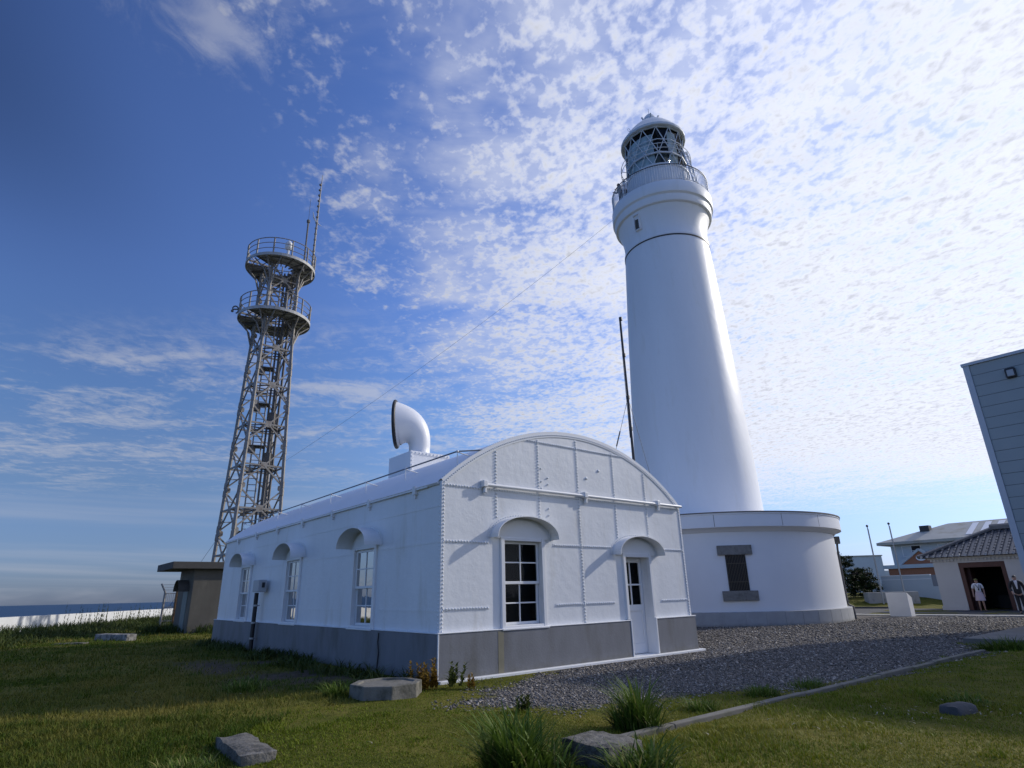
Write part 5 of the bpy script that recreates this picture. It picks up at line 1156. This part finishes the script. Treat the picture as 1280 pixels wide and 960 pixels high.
# ------------------------------------------------------------------ people
def skin_mesh(name, joints, bones, m, parent=None, root=0, sub=2):
    me = bpy.data.meshes.new(name); me.from_pydata([j[:3] for j in joints], bones, []); me.update(); o = bpy.data.objects.new(name, me); col.objects.link(o)
    me.materials.append(m); o.modifiers.new('skin', 'SKIN'); d = me.skin_vertices[0].data
    for i, j in enumerate(joints): r = j[3]; d[i].radius = (r, r) if not isinstance(r, tuple) else r
    for i in range(len(joints)): d[i].use_root = (i == root)
    o.modifiers['skin'].use_smooth_shade = True; s = o.modifiers.new('smooth', 'SUBSURF'); s.levels = sub; s.render_levels = sub
    if parent: o.parent = parent
    return o
def body(name, loc, rz, H, LA, RA, LL, RL, lean=0., headturn=0.):
    # joints for a figure facing -y; LA/RA: (elbow, wrist), LL/RL: (knee, ankle) given as offsets in metres for a 1.7 m figure
    k = H/1.7; J = []; Bn = []
    def j(x, y, z, r, par=None): J.append((x*k, y*k, z*k, (r[0]*k, r[1]*k) if isinstance(r, tuple) else r*k)); i = len(J)-1; (Bn.append((par, i)) if par is not None else None); return i
    L = lambda z: -lean*(z-.9)
    pel = j(0,0,.92,(.135,.10)); wa = j(0,L(1.08),1.08,(.115,.09),pel); ch = j(0,L(1.28),1.28,(.14,.10),wa); sh = j(0,L(1.42),1.42,(.09,.075),ch); nk = j(0,L(1.48)-.01,1.48,.048,sh); hb = j(0,L(1.55)-.03,1.55,(.066,.078),nk); ht_ = j(0,L(1.62)-.025,1.63,(.070,.085),hb); tp = j(0,L(1.69)-.015,1.685,(.045,.055),ht_)
    j(0,L(1.57)-.125,1.575,.014,hb)                                  # nose
    for s in (-1,1): j(s*.082,L(1.58)-.01,1.585,.016,hb)             # ears
    for s, (el_, wr) in ((-1,RA),(1,LA)):
        a = j(s*.165,L(1.40),1.40,.055,sh); e = j(el_[0],el_[1],el_[2],.042,a); w_ = j(wr[0],wr[1],wr[2],.028,e)
        d = (Vector(wr)-Vector(el_)).normalized(); sd_ = d.cross(Vector((0,1,0))).normalized() if abs(d.y) < .9 else Vector((1,0,0))
        pm = Vector(wr)+d*.06; p_ = j(*pm,(.036,.02),w_)
        for f in range(4): b_ = pm+sd_*(-.026+.0175*f)+d*.03; q_ = b_+d*(.035-.004*abs(f-1.3)); u_ = q_+d*.028+Vector((0,-.012,0)); i1 = j(*b_,.0095,p_); i2 = j(*q_,.0085,i1); j(*u_,.007,i2)
        b_ = Vector(wr)+d*.025-sd_*.03*s; i1 = j(*b_,.011,w_); j(*(b_+d*.035-sd_*.018*s),.009,i1)
    for s, (kn, an) in ((-1,RL),(1,LL)):
        h_ = j(s*.085,0,.86,.085,pel); kk = j(*kn,.055,h_); cf = j(*(Vector(kn).lerp(Vector(an),.3)),.052,kk); a_ = j(*an,.034,cf); he = j(an[0],an[1]+.01,an[2]-.045,.036,a_); j(an[0]+s*.02,an[1]-.13,an[2]-.055,.03,he)
    o = skin_mesh(name, J, Bn, M_skin); o.location = loc; o.rotation_euler.z = rz; return o, k
def limb_cloth(name, parent, k, J, Bn, m, root=0): return skin_mesh(name, [(x*k,y*k,z*k,(r[0]*k,r[1]*k) if isinstance(r,tuple) else r*k) for x,y,z,r in J], Bn, m, parent, root)
def face_bits(o, k, L=0.):
    m = MB()
    for s in (-1,1): m.ball((s*.03*k,(-.108+L)*k,1.605*k),.011*k,8,6)
    m.build('eyes', M_hair, o, 60); m = MB(); m.ball((0,(-.108+L)*k,1.545*k),.02*k,8,6,(1,.4,.35)); m.build('mouth', mat('lips', (.3,.12,.1), .5), o, 60)
def hair_cap(o, k, m_, low, L=0., name='hair'):
    m = MB(); m.ball((0,(-.005+L)*k,1.63*k),.098*k,14,10,(.86,1.0,.95)); m.v = [(x,y,max(z,(low if y > (-.06+L)*k else 1.635)*k)) for x,y,z in m.v]; m.build(name, m_, o, 60)
# woman walking
o, k = body('person', (25.30,34.6,.012), R(-30), 1.66, ((.25,.05,1.13),(.24,-.02,.89)), ((-.25,.02,1.13),(-.27,-.06,.89)), ((.085,-.10,.50),(.10,-.04,.10)), ((-.085,-.02,.49),(-.09,.06,.10)))
tag(o, 'person in white blouse, pale pink skirt and olive cap before the gatehouse doorway', 'person')
face_bits(o, k); hair_cap(o, k, M_hair, 1.52); m = MB(); m.ball((0,-.01*k,1.66*k),.108*k,14,8,(.9,1.05,.62)); m.v = [(x,y,max(z,1.655*k)) for x,y,z in m.v]; m.box(-.07*k,.07*k,-.20*k,-.08*k,1.65*k,1.662*k); m.build('cap', M_hat, o, 50)
limb_cloth('blouse', o, k, [(0,0,.98,(.16,.125)),(0,0,1.12,(.14,.112)),(0,0,1.30,(.165,.125)),(0,0,1.43,(.10,.085)),(.18,0,1.40,.072),(.245,.045,1.18,.066),(-.18,0,1.40,.072),(-.245,.02,1.18,.066)], [(0,1),(1,2),(2,3),(3,4),(4,5),(3,6),(6,7)], M_shirt)
m = MB(); n = 20
for (r0,z0,r1,z1) in ((.150,1.03,.19,.88),(.19,.88,.215,.72),(.215,.72,.235,.56)):
    for i in range(n):
        a, b = 2*math.pi*i/n, 2*math.pi*(i+1)/n; w0 = lambda t, r, z: ((r*(1+.07*math.sin(6*t)*(1.05-z)))*math.cos(t)*k, r*.78*(1+.07*math.sin(6*t)*(1.05-z))*math.sin(t)*k-.02*k, z*k); m.quad(w0(a,r0,z0),w0(b,r0,z0),w0(b,r1,z1),w0(a,r1,z1))
m.build('skirt', M_pink, o, 60)
m = MB(); m.box(-.02*k,.05*k,-.165*k,-.125*k,1.10*k,1.16*k); m.tube([(-.09*k,-.09*k,1.42*k),(.0,-.15*k,1.25*k),(.015*k,-.15*k,1.13*k)],.012,5); m.tube([(.09*k,-.09*k,1.42*k),(.05,-.15*k,1.25*k),(.015*k,-.15*k,1.13*k)],.012,5); m.build('camera_on_strap', M_darkcloth, o)
for s, y in ((.1,-.09),(-.09,.01)): m = MB(); m.ball((s*k,y*k,.035*k),.05*k,10,6,(.8,1.9,.7)); m.build('shoe', M_shoe, o, 60)
# man in a dark suit
o, k = body('person', (24.75,31.2,.012), R(-36), 1.76, ((.27,.05,1.14),(.26,-.03,.90)), ((-.26,.03,1.14),(-.22,-.16,.96)), ((.10,-.03,.49),(.11,.03,.10)), ((-.09,-.05,.49),(-.10,-.05,.10)))
tag(o, 'person in black suit and open white shirt standing right of the gatehouse doorway', 'person')
face_bits(o, k); hair_cap(o, k, M_hair, 1.57)
limb_cloth('jacket', o, k, [(0,0,.80,(.185,.135)),(0,0,1.08,(.160,.128)),(0,0,1.30,(.185,.135)),(0,0,1.435,(.11,.09)),(.19,0,1.40,.080),(.265,.05,1.15,.064),(.258,-.02,.94,.05),(-.19,0,1.40,.080),(-.258,.03,1.15,.064),(-.225,-.14,.985,.05)], [(0,1),(1,2),(2,3),(3,4),(4,5),(5,6),(3,7),(7,8),(8,9)], M_suit)
limb_cloth('trousers', o, k, [(0,0,.90,(.15,.12)),(.09,0,.80,.10),(.10,-.03,.48,.075),(.11,.03,.08,.065),(-.09,0,.80,.10),(-.09,-.05,.48,.075),(-.10,-.05,.08,.065)], [(0,1),(1,2),(2,3),(0,4),(4,5),(5,6)], M_suit)
m = MB(); m.poly([(-.065*k,-.145*k,1.44*k),(.065*k,-.145*k,1.44*k),(.02*k,-.165*k,1.10*k),(-.02*k,-.165*k,1.10*k)]); m.poly([(-.065*k,-.145*k,1.44*k),(.065*k,-.145*k,1.44*k),(.05*k,-.06*k,1.49*k),(-.05*k,-.06*k,1.49*k)]); m.build('shirt', M_shirt, o)
for s, y in ((.11,-.02),(-.10,-.10)): m = MB(); m.ball((s*k,y*k,.035*k),.052*k,10,6,(.85,2.1,.7)); m.build('shoe', M_black, o, 60)
# visitor leaning on the lighthouse gallery
a = R(193); px, py = LHX+2.72*math.cos(a), LHY+2.72*math.sin(a)
o, k = body('person', (px, py, 24.85), a+math.pi/2, 1.70, ((.27,-.12,1.16),(.20,-.34,1.12)), ((-.27,-.12,1.16),(-.20,-.34,1.12)), ((.10,-.02,.49),(.11,.05,.10)), ((-.09,-.03,.49),(-.10,.0,.10)), .15)
tag(o, 'person in dark clothes leaning on the lighthouse gallery railing', 'person')
face_bits(o, k, -.1); hair_cap(o, k, M_hair, 1.54, -.10)
limb_cloth('dark_coat', o, k, [(0,.02,.74,(.20,.15)),(0,-.03,1.08,(.165,.13)),(0,-.06,1.30,(.185,.135)),(0,-.08,1.435,(.11,.09)),(.19,-.07,1.40,.080),(.27,-.12,1.16,.064),(.20,-.32,1.12,.05),(-.19,-.07,1.40,.080),(-.27,-.12,1.16,.064),(-.20,-.32,1.12,.05)], [(0,1),(1,2),(2,3),(3,4),(4,5),(5,6),(3,7),(7,8),(8,9)], M_darkcloth)
limb_cloth('trousers', o, k, [(0,0,.90,(.15,.12)),(.09,0,.80,.10),(.10,-.02,.48,.075),(.11,.05,.08,.065),(-.09,0,.80,.10),(-.09,-.03,.48,.075),(-.10,0,.08,.065)], [(0,1),(1,2),(2,3),(0,4),(4,5),(5,6)], M_darkcloth)
a = R(203); px, py = LHX+2.62*math.cos(a), LHY+2.62*math.sin(a)
o, k = body('person', (px, py, 24.85), a+math.pi/2-.5, 1.62, ((.25,-.10,1.15),(.18,-.30,1.14)), ((-.25,-.06,1.13),(-.22,-.26,1.05)), ((.09,-.02,.49),(.10,.03,.10)), ((-.09,-.03,.49),(-.10,.0,.10)), .10)
tag(o, 'person with long dark hair in white shirt beside the leaning one on the gallery', 'person')
face_bits(o, k, -.07); hair_cap(o, k, M_hair, 1.40, -.06)
limb_cloth('shirt', o, k, [(0,.0,.86,(.17,.13)),(0,-.02,1.10,(.15,.12)),(0,-.04,1.30,(.17,.125)),(0,-.055,1.43,(.10,.085)),(.18,-.05,1.40,.074),(.25,-.10,1.16,.062),(-.18,-.05,1.40,.074),(-.25,-.06,1.14,.062)], [(0,1),(1,2),(2,3),(3,4),(4,5),(3,6),(6,7)], M_shirt)
limb_cloth('trousers', o, k, [(0,0,.90,(.15,.12)),(.09,0,.80,.10),(.09,-.02,.48,.075),(.10,.03,.08,.06),(-.09,0,.80,.10),(-.09,-.03,.48,.075),(-.10,0,.08,.06)], [(0,1),(1,2),(2,3),(0,4),(4,5),(5,6)], M_darkcloth)
